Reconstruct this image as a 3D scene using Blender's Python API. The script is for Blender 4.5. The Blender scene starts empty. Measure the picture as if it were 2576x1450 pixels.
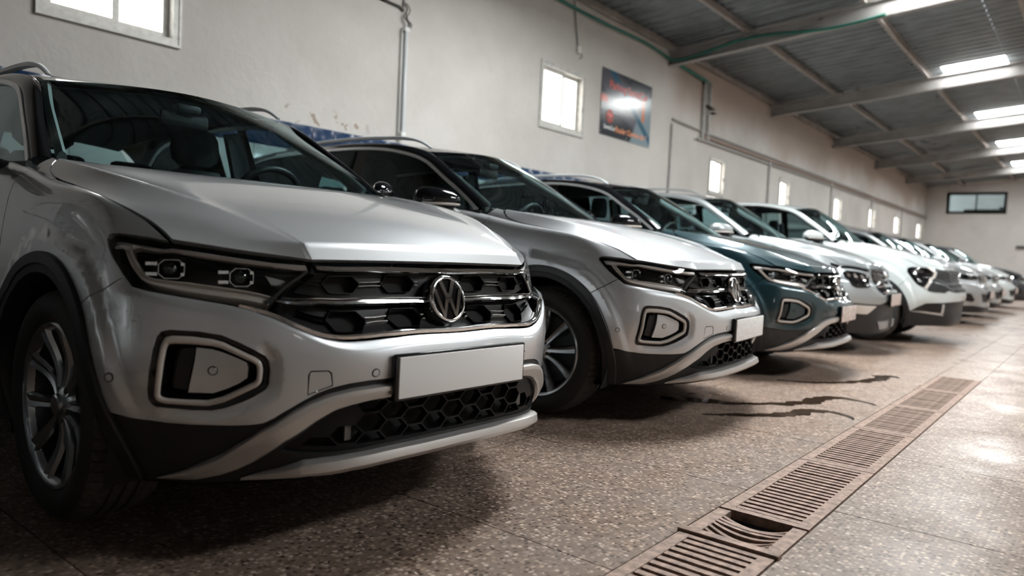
import bpy, bmesh, math, random
import numpy as np
from mathutils import Matrix, Vector
from mathutils.geometry import delaunay_2d_cdt
random.seed(7); np.random.seed(7)
S = bpy.context.scene
COL = S.collection

# ------------------------------------------------------------------ camera
cam_d = bpy.data.cameras.new('camera'); cam = bpy.data.objects.new('camera', cam_d); COL.objects.link(cam)
_R = (0.77520, 0.63003, 0.04601); _U = (-0.06657, 0.00905, 0.99774); _F = (-0.62819, 0.77650, -0.04895)
cam.matrix_world = Matrix(((_R[0], _U[0], -_F[0], 0.0), (_R[1], _U[1], -_F[1], 0.0), (_R[2], _U[2], -_F[2], 0.8315), (0, 0, 0, 1)))
cam_d.sensor_width = 36.0; cam_d.lens = 36.0 * 1818.06 / 2576.0
cam_d.clip_start = 0.02; cam_d.clip_end = 200
cam_d.dof.use_dof = True; cam_d.dof.focus_distance = 2.6; cam_d.dof.aperture_fstop = 1.8; cam_d.dof.aperture_blades = 0
S.camera = cam
# ------------------------------------------------------------------ world, view, light levels
W = bpy.data.worlds.new('overcast_sky'); S.world = W; W.use_nodes = True
W.node_tree.nodes['Background'].inputs[0].default_value = (0.80, 0.90, 1.0, 1); W.node_tree.nodes['Background'].inputs[1].default_value = 3.0
S.view_settings.view_transform = 'Standard'; S.view_settings.look = 'None'; S.view_settings.gamma = 1.0
S.view_settings.use_curve_mapping = False; S.view_settings.exposure = 0.02
SKYLIGHT = 58.0; WINDOW = 4.0
try:
    S.cycles.max_bounces = 5; S.cycles.diffuse_bounces = 3; S.cycles.glossy_bounces = 2; S.cycles.transparent_max_bounces = 8; S.cycles.use_adaptive_sampling = True; S.cycles.adaptive_threshold = .08; S.cycles.adaptive_min_samples = 12
    S.cycles.transmission_bounces = 3; S.cycles.caustics_reflective = False; S.cycles.caustics_refractive = False
    S.cycles.sample_clamp_indirect = 6.0; S.cycles.use_denoising = True; S.cycles.use_light_tree = False
except Exception: pass

# ------------------------------------------------------------------ materials
def _mat(name):
    m = bpy.data.materials.new(name); m.use_nodes = True; nt = m.node_tree
    return m, nt, nt.nodes, nt.links, nt.nodes['Principled BSDF']
def pbr(name, col, rough=0.5, metal=0.0, coat=0.0, coat_r=0.03, spec=0.5, noise=None, bump=None):
    """noise=(scale, amount) mottles the colour, bump=(scale, strength) a fine relief"""
    m, nt, N, L, b = _mat(name)
    b.inputs['Base Color'].default_value = (*col, 1); b.inputs['Roughness'].default_value = rough; b.inputs['Metallic'].default_value = metal
    b.inputs['Coat Weight'].default_value = coat; b.inputs['Coat Roughness'].default_value = coat_r; b.inputs['Specular IOR Level'].default_value = spec
    if noise or bump: tc = N.new('ShaderNodeTexCoord')
    if noise:
        n = N.new('ShaderNodeTexNoise'); n.inputs['Scale'].default_value = noise[0]; n.inputs['Detail'].default_value = 3
        r = N.new('ShaderNodeValToRGB'); a = noise[1]
        r.color_ramp.elements[0].color = (*[c * (1 - a) for c in col], 1); r.color_ramp.elements[1].color = (*[min(1, c * (1 + a)) for c in col], 1)
        r.color_ramp.elements[0].position = .3; r.color_ramp.elements[1].position = .7
        L.new(tc.outputs['Object'], n.inputs['Vector']); L.new(n.outputs['Fac'], r.inputs['Fac']); L.new(r.outputs['Color'], b.inputs['Base Color'])
    if bump:
        n = N.new('ShaderNodeTexNoise'); n.inputs['Scale'].default_value = bump[0]; n.inputs['Detail'].default_value = 2
        u = N.new('ShaderNodeBump'); u.inputs['Strength'].default_value = bump[1]; u.inputs['Distance'].default_value = .01
        L.new(tc.outputs['Object'], n.inputs['Vector']); L.new(n.outputs['Fac'], u.inputs['Height']); L.new(u.outputs['Normal'], b.inputs['Normal'])
    return m
def emit(name, col, s):
    m, nt, N, L, b = _mat(name); b.inputs['Base Color'].default_value = (*col, 1)
    b.inputs['Emission Color'].default_value = (*col, 1); b.inputs['Emission Strength'].default_value = s; return m
def glassy(name, tint, rough=0.0, ior=1.5, boost=0.0):
    m, nt, N, L, b = _mat(name); N.remove(b)
    t = N.new('ShaderNodeBsdfTransparent'); t.inputs[0].default_value = (*tint, 1)
    g = N.new('ShaderNodeBsdfGlossy'); g.inputs['Roughness'].default_value = rough; g.inputs[0].default_value = (.82, .97, 1, 1) if boost else (1, 1, 1, 1)
    w = N.new('ShaderNodeLayerWeight'); w.inputs['Blend'].default_value = .5; x = N.new('ShaderNodeMixShader')   # Schlick reflectance, same from both sides
    p = N.new('ShaderNodeMath'); p.operation = 'POWER'; p.inputs[1].default_value = 5.0; L.new(w.outputs['Facing'], p.inputs[0]); r0 = ((ior - 1) / (ior + 1)) ** 2 + boost
    a = N.new('ShaderNodeMath'); a.operation = 'MULTIPLY_ADD'; a.inputs[1].default_value = 1 - r0; a.inputs[2].default_value = r0; L.new(p.outputs[0], a.inputs[0]); L.new(a.outputs[0], x.inputs[0])
    L.new(t.outputs[0], x.inputs[1]); L.new(g.outputs[0], x.inputs[2]); L.new(x.outputs[0], N['Material Output'].inputs[0]); return m
M = {}
def paint(name, col, metal=.75, rough=.33, coat_r=.03): return pbr(name, col, rough, metal, 1.0, coat_r)
M['silver'] = paint('silver_metallic_paint', (.68, .70, .72), .55, .38)
M['silver_b'] = paint('pale_silver_paint', (.46, .48, .49))
M['teal'] = paint('teal_metallic_paint', (.006, .034, .044), .35, .36)
M['greysilver'] = paint('grey_silver_paint', (.40, .43, .44), .7, .34)
M['white'] = paint('pearl_white_paint', (.60, .65, .65), .15, .35)
M['darkcar'] = paint('dark_grey_paint', (.035, .04, .045), .5, .35)
M['blackpaint'] = pbr('gloss_black_paint', (.005, .0055, .007), .08)
M['trimchrome'] = pbr('brushed_window_trim', (.68, .69, .70), .25, .6)
M['railsilver'] = pbr('anodised_rail', (.62, .66, .69), .38, .35)
M['black'] = pbr('black_plastic', (.012, .013, .014), .48, bump=(900, .05))
M['blackgloss'] = pbr('piano_black_plastic', (.005, .005, .006), .12)
M['deep'] = pbr('matt_black_backing', (.004, .004, .004), .8)
M['satin'] = pbr('satin_silver_plastic', (.60, .58, .56), .36, .6)
M['chrome'] = pbr('chrome', (.82, .82, .82), .07, 1.0)
M['led'] = pbr('cream_light_guide', (.60, .55, .50), .25, 0, .5)
M['rim'] = pbr('alloy_silver', (.52, .54, .56), .26, .95)
M['mesh'] = pbr('satin_black_mesh', (.005, .005, .0055), .42, spec=.25)
M['rimdark'] = pbr('dark_alloy', (.03, .032, .034), .35, .6)
M['rubber'] = pbr('tyre_rubber', (.018, .017, .016), .7, bump=(300, .1))
M['tread'] = pbr('dusty_tread_rubber', (.055, .048, .043), .8, noise=(60, .35))
M['brake'] = pbr('brake_metal', (.14, .13, .125), .5, .8)
M['plate'] = pbr('white_plate', (.97, .97, .97), .4)
M['glass'] = glassy('windscreen_glass', (.60, .74, .75), boost=.035)
M['glassdark'] = glassy('tinted_glass', (.22, .30, .32))
M['sideglass'] = glassy('side_glass', (.50, .62, .63), boost=.02)
M['lens'] = glassy('clear_headlight_lens', (.97, .97, .97))
M['bulb'] = glassy('projector_lens', (.30, .31, .32), 0, 1.6, .05)
M['seat'] = pbr('dark_seat_fabric', (.018, .019, .022), .8)
M['trimgrey'] = pbr('pale_pillar_trim', (.42, .44, .42), .7)
M['headliner'] = pbr('headliner_fabric', (.06, .065, .07), .9)
M['dash'] = pbr('dashboard_plastic', (.012, .013, .014), .6)
M['redchip'] = pbr('red_badge', (.5, .02, .015), .4)

# ------------------------------------------------------------------ mesh helpers
def tag(o, label=None, cat=None, group=None, kind=None):
    if label: o['label'] = label
    if cat: o['category'] = cat
    if group: o['group'] = group
    if kind: o['kind'] = kind
    return o
def empty(name, loc=(0, 0, 0), rz=0, parent=None):
    o = bpy.data.objects.new(name, None); COL.objects.link(o); o.location = loc; o.rotation_euler = (0, 0, rz); o.empty_display_size = .1; o.parent = parent; return o
def mesh(name, V, F, mat, parent=None, nrm=None, smooth=True, sharp=None, mi=None):
    me = bpy.data.meshes.new(name); me.from_pydata([tuple(map(float, v)) for v in V], [], [tuple(int(i) for i in f) for f in F]); me.update()
    for x in (mat if isinstance(mat, (list, tuple)) else [mat]): me.materials.append(x)
    if mi is not None: me.polygons.foreach_set('material_index', np.asarray(mi, np.int32))
    me.polygons.foreach_set('use_smooth', [bool(smooth)] * len(me.polygons))
    if sharp is not None and smooth: me.set_sharp_from_angle(angle=math.radians(sharp))
    if nrm is not None:
        me.normals_split_custom_set_from_vertices([tuple(map(float, n)) for n in nrm])
    o = bpy.data.objects.new(name, me); COL.objects.link(o); o.parent = parent; return o
def flipY(V): V = np.array(V, float); V[:, 1] *= -1; return V
def rev(F): return [tuple(f)[::-1] for f in F]
def boxVF(c, s):
    c = np.array(c, float); s = np.array(s, float) / 2
    V = [c + s * np.array(q) for q in ((-1,-1,-1),(1,-1,-1),(1,1,-1),(-1,1,-1),(-1,-1,1),(1,-1,1),(1,1,1),(-1,1,1))]
    return V, [(0,3,2,1),(4,5,6,7),(0,1,5,4),(1,2,6,5),(2,3,7,6),(3,0,4,7)]
def box(name, c, s, mat, parent=None, bev=0.0, rz=0.0):
    if not bev:
        V, F = boxVF(c, s); o = mesh(name, V, F, mat, parent, smooth=False)
    else:
        bm = bmesh.new(); V, F = boxVF((0, 0, 0), s); vs = [bm.verts.new(v) for v in V]; [bm.faces.new([vs[i] for i in f]) for f in F]
        bmesh.ops.bevel(bm, geom=list(bm.edges), offset=bev, segments=2, affect='EDGES', profile=.5)
        Rz = Matrix.Rotation(rz, 4, 'Z'); bm.transform(Matrix.Translation(Vector(c)) @ Rz)
        me = bpy.data.meshes.new(name); bm.to_mesh(me); bm.free(); me.materials.append(mat)
        me.polygons.foreach_set('use_smooth', [True] * len(me.polygons)); me.set_sharp_from_angle(angle=math.radians(40))
        o = bpy.data.objects.new(name, me); COL.objects.link(o); o.parent = parent
    return o
def ringsVF(R, closed=False, cap=True):
    """R: list of rings (n,3) each closed -> skinned tube"""
    n = len(R[0]); V = np.concatenate(R); F = []
    m = len(R)
    for i in range(m if closed else m - 1):
        a, b = i * n, ((i + 1) % m) * n
        for j in range(n): k = (j + 1) % n; F.append((a + j, a + k, b + k, b + j))
    if cap and not closed: F.append(tuple(range(n))[::-1]); F.append(tuple(range((m - 1) * n, m * n)))
    return V, F
def sweepVF(path, prof, up=(0, 0, 1), closed=False, scale=None):
    P = np.asarray(path, float); n = len(P)
    T = np.roll(P, -1, 0) - np.roll(P, 1, 0) if closed else np.gradient(P, axis=0)
    T /= np.linalg.norm(T, axis=1)[:, None] + 1e-12
    U = np.broadcast_to(np.asarray(up, float), P.shape); B = np.cross(T, U); B /= np.linalg.norm(B, axis=1)[:, None] + 1e-12; Nn = np.cross(B, T)
    prof = np.asarray(prof, float); R = []
    for i in range(n):
        s = 1 if scale is None else scale[i]
        R.append(P[i] + s * (prof[:, :1] * B[i] + prof[:, 1:2] * Nn[i]))
    return ringsVF(R, closed)
def circ(r, n=10, r2=None): a = np.arange(n) * 2 * math.pi / n; return np.c_[r * np.cos(a), (r2 or r) * np.sin(a)]
def sweep(name, path, prof, mat, parent=None, up=(0, 0, 1), closed=False, scale=None, sharp=40):
    V, F = sweepVF(path, prof, up, closed, scale); return mesh(name, V, F, mat, parent, sharp=sharp)
def tube(name, path, r, mat, parent=None, n=10, up=None, closed=False):
    P = np.asarray(path, float)
    if up is None:
        d = np.abs(P[-1] - P[0]) if not closed else np.array((1, 1, 0)); up = (0, 0, 1) if d[2] < .85 * np.linalg.norm(d) + 1e-9 else (1, 0, 0)
    return sweep(name, P, circ(r, n), mat, parent, up, closed, sharp=60)
def latheVF(prof, n=48, axis='y', c=(0, 0, 0), close=False):
    """prof: (radius, axial) list; axis y: axial along +y"""
    R = []; prof = np.asarray(prof, float)
    for a in np.arange(n) * 2 * math.pi / n:
        x, z = prof[:, 0] * math.cos(a), prof[:, 0] * math.sin(a)
        R.append(np.c_[x, prof[:, 1], z] if axis == 'y' else np.c_[prof[:, 1], x, z] if axis == 'x' else np.c_[x, z, prof[:, 1]])
    m = len(prof); V = np.concatenate(R) + np.asarray(c, float); F = []
    for i in range(n):
        a, b = i * m, ((i + 1) % n) * m
        for j in range(m if close else m - 1): k = (j + 1) % m; F.append((a + j, a + k, b + k, b + j))
    return V, F
def lathe(name, prof, mat, parent=None, n=48, axis='y', c=(0, 0, 0), sharp=35, close=False):
    V, F = latheVF(prof, n, axis, c, close); return mesh(name, V, F, mat, parent, sharp=sharp)
def inpoly(L, P):
    """even-odd test of points P against loops L"""
    P = np.asarray(P, float); ins = np.zeros(len(P), bool)
    for l in L:
        l = np.asarray(l, float); a, b = l, np.roll(l, -1, 0)
        for (x0, y0), (x1, y1) in zip(a, b):
            c = ((y0 > P[:, 1]) != (y1 > P[:, 1])); t = (x1 - x0) * (P[:, 1] - y0) / ((y1 - y0) if y1 != y0 else 1e-12) + x0
            ins ^= c & (P[:, 0] < t)
    return ins
def dense(l, h, closed=True):
    l = np.asarray(l, float); out = []
    n = len(l)
    for i in range(n if closed else n - 1):
        a, b = l[i], l[(i + 1) % n]; k = max(1, int(math.ceil(np.hypot(*(b - a)) / h)))
        out += [a + (b - a) * j / k for j in range(k)]
    if not closed: out.append(l[-1])
    return np.array(out)
def segdist(L, P):
    P = np.asarray(P, float); d = np.full(len(P), 1e9)
    for l in L:
        l = np.asarray(l, float)
        for a, b in zip(l, np.roll(l, -1, 0)):
            e = b - a; t = np.clip(((P - a) @ e) / (e @ e + 1e-15), 0, 1); d = np.minimum(d, np.hypot(*(P - a - t[:, None] * e).T))
    return d
def fill(loops, h):
    """constrained triangulation of loops (outer + holes) with an inner grid; returns pts, tris, boundary loops (index lists)"""
    loops = [dense(l, h) for l in loops]; P = np.concatenate(loops); E = []; B = []; s = 0
    for l in loops: n = len(l); B.append(list(range(s, s + n))); E += [(s + i, s + (i + 1) % n) for i in range(n)]; s += n
    lo, hi = P.min(0), P.max(0); g = []
    ys = np.arange(lo[1] + h * .5, hi[1], h * .87)
    for i, y in enumerate(ys): g += [(x, y) for x in np.arange(lo[0] + (h * .5 if i % 2 else 0), hi[0], h)]
    if g:
        g = np.array(g); k = inpoly(loops, g); g = g[k]
        if len(g): g = g[segdist(loops, g) > h * .45]
        if len(g): P = np.concatenate([P, g])
    r = delaunay_2d_cdt([Vector(p) for p in P], E, [], 0, 1e-7)
    V = np.array([tuple(v) for v in r[0]]); T = np.array([f for f in r[2] if len(f) == 3]); inv = {}
    for new, olds in enumerate(r[3]):
        for o in olds: inv[o] = new
    T = T[inpoly(loops, V[T].mean(1))]
    a = V[T]; ar = (a[:, 1, 0] - a[:, 0, 0]) * (a[:, 2, 1] - a[:, 0, 1]) - (a[:, 1, 1] - a[:, 0, 1]) * (a[:, 2, 0] - a[:, 0, 0])
    T[ar < 0] = T[ar < 0][:, ::-1]
    return V, T, [[inv[i] for i in b] for b in B]

def _dm(k):
    n=len(k); h=np.diff(k); A=np.zeros((n,n)); B=np.zeros((n,n)); A[0,0]=A[-1,-1]=1
    for i in range(1,n-1):
        A[i,i-1]=h[i-1]; A[i,i]=2*(h[i-1]+h[i]); A[i,i+1]=h[i]
        B[i,i-1]=6/h[i-1]; B[i,i]=-6/h[i-1]-6/h[i]; B[i,i+1]=6/h[i]
    return np.linalg.solve(A,B)
def basis(k,q):
    """natural cubic spline cardinal weights, linear outside"""
    k=np.asarray(k,float); q=np.asarray(q,float).ravel(); D=_dm(k); n=len(k)
    i=np.clip(np.searchsorted(k,q,side='right')-1,0,n-2); h=k[i+1]-k[i]; a=(k[i+1]-q)/h; b=1-a
    W=np.zeros((len(q),n)); r=np.arange(len(q))
    lo=b<0; hi=b>1
    ca=(a**3-a)*h*h/6; cb=(b**3-b)*h*h/6
    # linear extrapolation
    ca=np.where(lo,-(-h*h/3)*(b)*1.0*-1, ca); cb=np.where(lo,-(h*h/6)*b,cb)
    ca=np.where(lo,-(h*h/3)*b,ca)
    cb=np.where(hi,-(h*h/3)*a,cb); ca=np.where(hi,-(h*h/6)*a,ca)
    W[r,i]+=a; W[r,i+1]+=b
    W+=ca[:,None]*D[i]+cb[:,None]*D[i+1]
    return W
class Patch:
    """tensor surface with C0 creases: P[nc,nr,3]; tk, vk knots; tc, vc crease indices"""
    def __init__(s,P,tk,vk,tc=(),vc=(),mirror=False):
        P=np.asarray(P,float); s.n0=0
        if mirror:
            n=mirror; Q=P[1:n+1][::-1].copy(); Q[:,:,1]*=-1; P=np.concatenate([Q,P]); tk=np.concatenate([-np.asarray(tk)[1:n+1][::-1],tk]); tc=[c+n for c in tc]
        s.P=P; s.tk=np.asarray(tk,float); s.vk=np.asarray(vk,float)
        s.ts=[0]+list(tc)+[len(s.tk)-1]; s.vs=[0]+list(vc)+[len(s.vk)-1]
    def _b(s,k,segs,q):
        q=np.asarray(q,float).ravel(); W=np.zeros((len(q),len(k)))
        for j in range(len(segs)-1):
            a,b=segs[j],segs[j+1]
            m=(q>=k[a]) if j else np.ones(len(q),bool)
            if j<len(segs)-2: m&=q<k[b]
            if m.any():
                W[m]=0; W[np.ix_(m,range(a,b+1))]=basis(k[a:b+1],q[m])
        return W
    def __call__(s,t,v):
        return np.einsum('qi,qj,ijk->qk',s._b(s.tk,s.ts,t),s._b(s.vk,s.vs,v),s.P)
    def normal(s,t,v,f=None):
        f=f or s; e=1e-3; t=np.asarray(t,float); v=np.asarray(v,float)
        n=np.cross(f(t+e,v)-f(t-e,v),f(t,v+e)-f(t,v-e)); n/=np.linalg.norm(n,axis=1)[:,None]+1e-12
        return n
def col(xs,ys,zs):
    b=np.broadcast(xs,ys,zs); return [tuple(map(float,p)) for p in zip(*[np.broadcast_to(a,b.shape) for a in (xs,ys,zs)])]
TROC_TK=[0,.22,.44,.60,.735,.855,.98,1.10,1.365,1.635,1.915,2.565,3.465,3.965,4.4,4.66,5.2]
TROC_VK=[0,.06,.18,.27,.345,.43,.46,.51,.58,.65]
def troc_grid():
    z0=[.20,.25,.38,.47,.525,.567,.597,.662,.73,.79]; x0=np.array([.735,.758,.762,.783,.789,.780,.742,.694,.675,.66])
    zs=[.205,.265,.39,.48,.56]
    G=[col(x0,0,z0),col(x0-.006,-.22,z0),
     col([.668,.70,.712,.727,.733,.727,.695,.657,.645,.634],-.43,[.20,.25,.38,.47,.535,.573,.60,.665,.73,.786]),
     [(.555,-.55,.205),(.59,-.56,.265),(.636,-.565,.375),(.648,-.57,.47),(.650,-.572,.55),(.640,-.568,.640),(.610,-.555,.668),(.590,-.555,.70),(.572,-.56,.755),(.545,-.562,.803)],
     [(.455,-.645,.205),(.49,-.655,.265),(.54,-.665,.382),(.565,-.675,.47),(.57,-.678,.555),(.548,-.675,.665),(.518,-.665,.69),(.50,-.665,.718),(.482,-.668,.768),(.455,-.677,.818)],
     [(.36,-.715,.205),(.40,-.73,.265),(.452,-.75,.388),(.485,-.765,.47),(.49,-.765,.56),(.468,-.757,.68),(.440,-.75,.703),(.42,-.748,.735),(.395,-.745,.782),(.418,-.705,.823)],
     [(.27,-.765,.205),(.31,-.785,.265),(.36,-.808,.39),(.378,-.82,.48),(.38,-.822,.56),(.372,-.807,.68),(.36,-.797,.715),(.34,-.79,.755),(.312,-.772,.818),(.335,-.717,.866)],
     [(.20,-.80,.205),(.22,-.81,.265),(.25,-.828,.39),(.26,-.834,.48),(.265,-.835,.56),(.262,-.825,.67),(.258,-.818,.71),(.25,-.803,.775),(.222,-.776,.872),(.23,-.742,.906)],
     col(0,[-.80,-.815,-.832,-.838,-.84,-.833,-.828,-.815,-.79,-.756],zs+[.66,.73,.83,.934,.957]),
     col(-.27,[-.80,-.815,-.83,-.836,-.838,-.833,-.828,-.817,-.792,-.748],zs+[.66,.74,.87,.974,.996]),
     col(-.55,[-.79,-.81,-.822,-.83,-.832,-.828,-.824,-.815,-.792,-.745],zs+[.66,.75,.89,1.02,1.05]),
     col(-1.2,[-.78,-.80,-.81,-.82,-.825,-.828,-.826,-.818,-.80,-.745],zs+[.66,.76,.90,1.04,1.075]),
     col(-2.1,[-.78,-.80,-.815,-.825,-.835,-.84,-.838,-.83,-.81,-.74],zs+[.66,.77,.92,1.06,1.10]),
     col(-2.6,[-.78,-.81,-.825,-.835,-.845,-.85,-.848,-.835,-.81,-.72],zs+[.66,.78,.94,1.08,1.13]),
     col([-3.0,-3.02,-3.04,-3.05,-3.05,-3.05,-3.04,-3.02,-2.99,-2.95],[-.72,-.74,-.755,-.765,-.77,-.775,-.77,-.755,-.73,-.66],zs+[.66,.78,.95,1.09,1.14]),
     col([-3.12,-3.16,-3.19,-3.21,-3.21,-3.2,-3.18,-3.14,-3.09,-3.02],-.52,zs+[.66,.78,.95,1.09,1.15]),
     col([-3.16,-3.2,-3.24,-3.26,-3.26,-3.25,-3.22,-3.18,-3.12,-3.04],0,zs+[.66,.78,.95,1.09,1.16])]
    return G
TROC=Patch(troc_grid(),TROC_TK,TROC_VK,vc=(5,),mirror=3)
WC=(-.066,.334)   # wheel centre x,z ; AC arch centre
AC=(-.05,.352)
def sstep(a,b,x):
    u=np.clip((x-a)/(b-a),0,1); return u*u*(3-2*u)
def troc(t,v):
    p=TROC(t,v)
    r=np.hypot(p[:,0]-AC[0],p[:,2]-AC[1])
    w=(p[:,1]<-.5)&(p[:,0]<.6)
    f=np.where(w,(1-sstep(.462,.492,r))*.018*sstep(.25,.45,p[:,2]),0)
    p[:,1]-=f
    return p

# hood
HOOD_KK=[0,.13,.26,.34,.42,.67,.9]; HOOD_FK=[0,.045,.17,.36,.56,.75,.95]
def hood_grid():
    F=[[(.42,-.705,.822),(.535,-.575,.803),(.628,-.445,.787),(.631,-.437,.786),(.634,-.43,.786),(.652,-.22,.788),(.658,0,.789)],
     [(.385,-.708,.842),(.495,-.578,.832),(.597,-.447,.829),(.600,-.443,.829),(.604,-.437,.830),(.622,-.22,.832),(.628,0,.832)],
     [(.33,-.717,.869),(.42,-.60,.872),(.48,-.495,.872),(.485,-.47,.872),(.49,-.447,.873),(.50,-.23,.885),(.505,0,.889)],
     [(.23,-.742,.907),(.28,-.668,.916),(.30,-.588,.938),(.30,-.53,.934),(.30,-.468,.938),(.30,-.24,.951),(.30,0,.956)],
     [(.06,-.755,.946),(.08,-.715,.963),(.10,-.663,.989),(.10,-.58,.982),(.10,-.494,.985),(.10,-.25,1.0),(.10,0,1.005)],
     [(-.15,-.752,.98),(-.14,-.73,1.0),(-.12,-.70,1.03),(-.11,-.62,1.024),(-.10,-.53,1.026),(-.08,-.27,1.036),(-.07,0,1.038)],
     [(-.42,-.745,1.02),(-.40,-.728,1.045),(-.38,-.70,1.068),(-.36,-.62,1.063),(-.33,-.53,1.062),(-.26,-.27,1.056),(-.23,0,1.053)]]
    return np.array(F).transpose(1,0,2)
_h=hood_grid(); _hm=_h[:-1][::-1].copy(); _hm[:,:,1]*=-1
HOOD=Patch(np.concatenate([_h,_hm]),HOOD_KK+[1.8-k for k in HOOD_KK[:-1][::-1]],HOOD_FK,tc=(2,4,8,10),vc=(1,))
# ------------------------------------------------------------------ panels laid on body surfaces
class Skin:
    """surface (t,v)->xyz; near side is t>=0, negative t mirrors it"""
    def __init__(s, f, sign=-1.0, mirror=True, warp=None): s.f0, s.sign, s.mirror, s.warp = f, sign, mirror, warp
    def _f(s, t, v):
        p = s.f0(t, v); return s.warp(p) if s.warp else p
    def p(s, t, v):
        t = np.asarray(t, float); v = np.asarray(v, float)
        if not s.mirror: return s._f(t, v)
        p = s._f(np.abs(t), v); p[:, 1] *= np.where(t < 0, -1, 1); return p
    def n(s, t, v, e=1.5e-3):
        t = np.asarray(t, float); v = np.asarray(v, float); a = np.abs(t) if s.mirror else t
        f = s._f; n = s.sign * np.cross(f(a + e, v) - f(a - e, v), f(a, v + e) - f(a, v - e)); n /= np.linalg.norm(n, axis=1)[:, None] + 1e-12
        if s.mirror: n[:, 1] *= np.where(t < 0, -1, 1)
        return n
def fillc(loops, h, creases=()):
    if not len(creases): return fill(loops, h)
    loops = [dense(l, h) for l in loops]; P = np.concatenate(loops); E = []; B = []; s = 0
    for l in loops: n = len(l); B.append(list(range(s, s + n))); E += [(s + i, s + (i + 1) % n) for i in range(n)]; s += n
    CL = []
    for c in creases:
        d = dense(c, h * .6, False); k = inpoly(loops, d) & (segdist(loops, d) > h * .25); run = []
        for i in range(len(d)):
            if k[i]:
                run.append(len(P)); P = np.concatenate([P, d[i:i + 1]])
                if len(run) > 1: E.append((run[-2], run[-1]))
            else: run = []
        CL.append(d)
    lo, hi = P.min(0), P.max(0); g = []
    for i, y in enumerate(np.arange(lo[1] + h * .5, hi[1], h * .87)): g += [(x, y) for x in np.arange(lo[0] + (h * .5 if i % 2 else 0), hi[0], h)]
    g = np.array(g); g = g[inpoly(loops, g)]; g = g[segdist(loops, g) > h * .45]
    for c in CL:
        dd = np.full(len(g), 1e9)
        for a, b in zip(c[:-1], c[1:]):
            e = b - a; t = np.clip(((g - a) @ e) / (e @ e + 1e-15), 0, 1); dd = np.minimum(dd, np.hypot(*(g - a - t[:, None] * e).T))
        g = g[dd > h * .35]
    P = np.concatenate([P, g])
    r = delaunay_2d_cdt([Vector(p) for p in P], E, [], 0, 1e-7)
    V = np.array([tuple(v) for v in r[0]]); T = np.array([f for f in r[2] if len(f) == 3]); inv = {}
    for new, olds in enumerate(r[3]):
        for o in olds: inv[o] = new
    T = T[inpoly(loops, V[T].mean(1))]; a = V[T]
    ar = (a[:, 1, 0] - a[:, 0, 0]) * (a[:, 2, 1] - a[:, 0, 1]) - (a[:, 1, 1] - a[:, 0, 1]) * (a[:, 2, 0] - a[:, 0, 0]); T[ar < 0] = T[ar < 0][:, ::-1]
    return V, T, [[inv[i] for i in b] for b in B]
def panelVF(sk, loops, h=.015, off=0.0, lip=.012, disp=None, creases=()):
    V, T, B = fillc(loops, h, creases); t, v = V[:, 0], V[:, 1]
    P = sk.p(t, v); N = sk.n(t, v)
    if disp is None: P = P + N * off; N2 = N
    else:
        g = lambda a, b: sk.p(a, b) + sk.n(a, b) * (off + disp(a, b))[:, None]
        e = 2e-3; P = g(t, v); N2 = np.cross(g(t + e, v) - g(t - e, v), g(t, v + e) - g(t, v - e)); N2 /= np.linalg.norm(N2, axis=1)[:, None] + 1e-12
        N2 *= np.where((N2 * N).sum(1) < 0, -1, 1)[:, None]
    F = [tuple(f) for f in T]
    a = P[T[:, 1]] - P[T[:, 0]]; b = P[T[:, 2]] - P[T[:, 0]]; flip = (np.cross(a, b) * N2[T[:, 0]]).sum() < 0
    if flip: F = rev(F)
    V3 = [P]; NN = [N2]; s = len(P)
    if lip:
        for b in B:
            i = np.array(b); top = P[i]; bot = top - N2[i] * lip; m = len(i)
            tan = np.roll(top, -1, 0) - np.roll(top, 1, 0); sd = np.cross(tan, N2[i]); sd /= np.linalg.norm(sd, axis=1)[:, None] + 1e-12
            if flip: sd = -sd
            V3 += [top, bot]; NN += [sd, sd]
            for j in range(m):
                k = (j + 1) % m; q = (s + j, s + m + j, s + m + k, s + k); F.append(q if not flip else q[::-1])
            s += 2 * m
    return np.concatenate(V3), F, np.concatenate(NN)
def panel(name, sk, loops, mat, parent, h=.015, off=0.0, lip=.012, disp=None, creases=(), far=False):
    V, F, N = panelVF(sk, loops, h, off, lip, disp, creases)
    o = mesh(name, V, F, mat, parent, nrm=N)
    if not far: return o
    return o, mesh(name, flipY(V), rev(F), mat, parent, nrm=flipY(N))
def resamp(L, n, closed=False):
    L = np.asarray(L, float)
    if closed: L = np.concatenate([L, L[:1]])
    d = np.r_[0, np.cumsum(np.linalg.norm(np.diff(L, axis=0), axis=1))]; q = np.linspace(0, d[-1], n + (1 if closed else 0)); q = q[:-1] if closed else q
    return np.stack([np.interp(q, d, L[:, k]) for k in range(L.shape[1])], 1)
def spl(L, n):
    L = np.asarray(L, float); d = np.r_[0, np.cumsum(np.linalg.norm(np.diff(L, axis=0), axis=1))]; return basis(d, np.linspace(0, d[-1], n)) @ L
def chaikin(L, k=2, closed=True):
    L = np.asarray(L, float)
    for _ in range(k):
        a, b = (L, np.roll(L, -1, 0)) if closed else (L[:-1], L[1:])
        Q = np.empty((2 * len(a), L.shape[1])); Q[0::2] = .75 * a + .25 * b; Q[1::2] = .25 * a + .75 * b
        L = Q if closed else np.concatenate([L[:1], Q, L[-1:]])
    return L
def shrink(L, d):
    """inset a closed loop by d (towards its inside)"""
    L = np.asarray(L, float); a, b = np.roll(L, 1, 0), np.roll(L, -1, 0); t = b - a; t /= np.linalg.norm(t, axis=1)[:, None] + 1e-12
    n = np.c_[-t[:, 1], t[:, 0]]; ar = (L[:, 0] * np.roll(L[:, 1], -1) - L[:, 1] * np.roll(L[:, 0], -1)).sum()
    return L + n * d * (1 if ar > 0 else -1)
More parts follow.
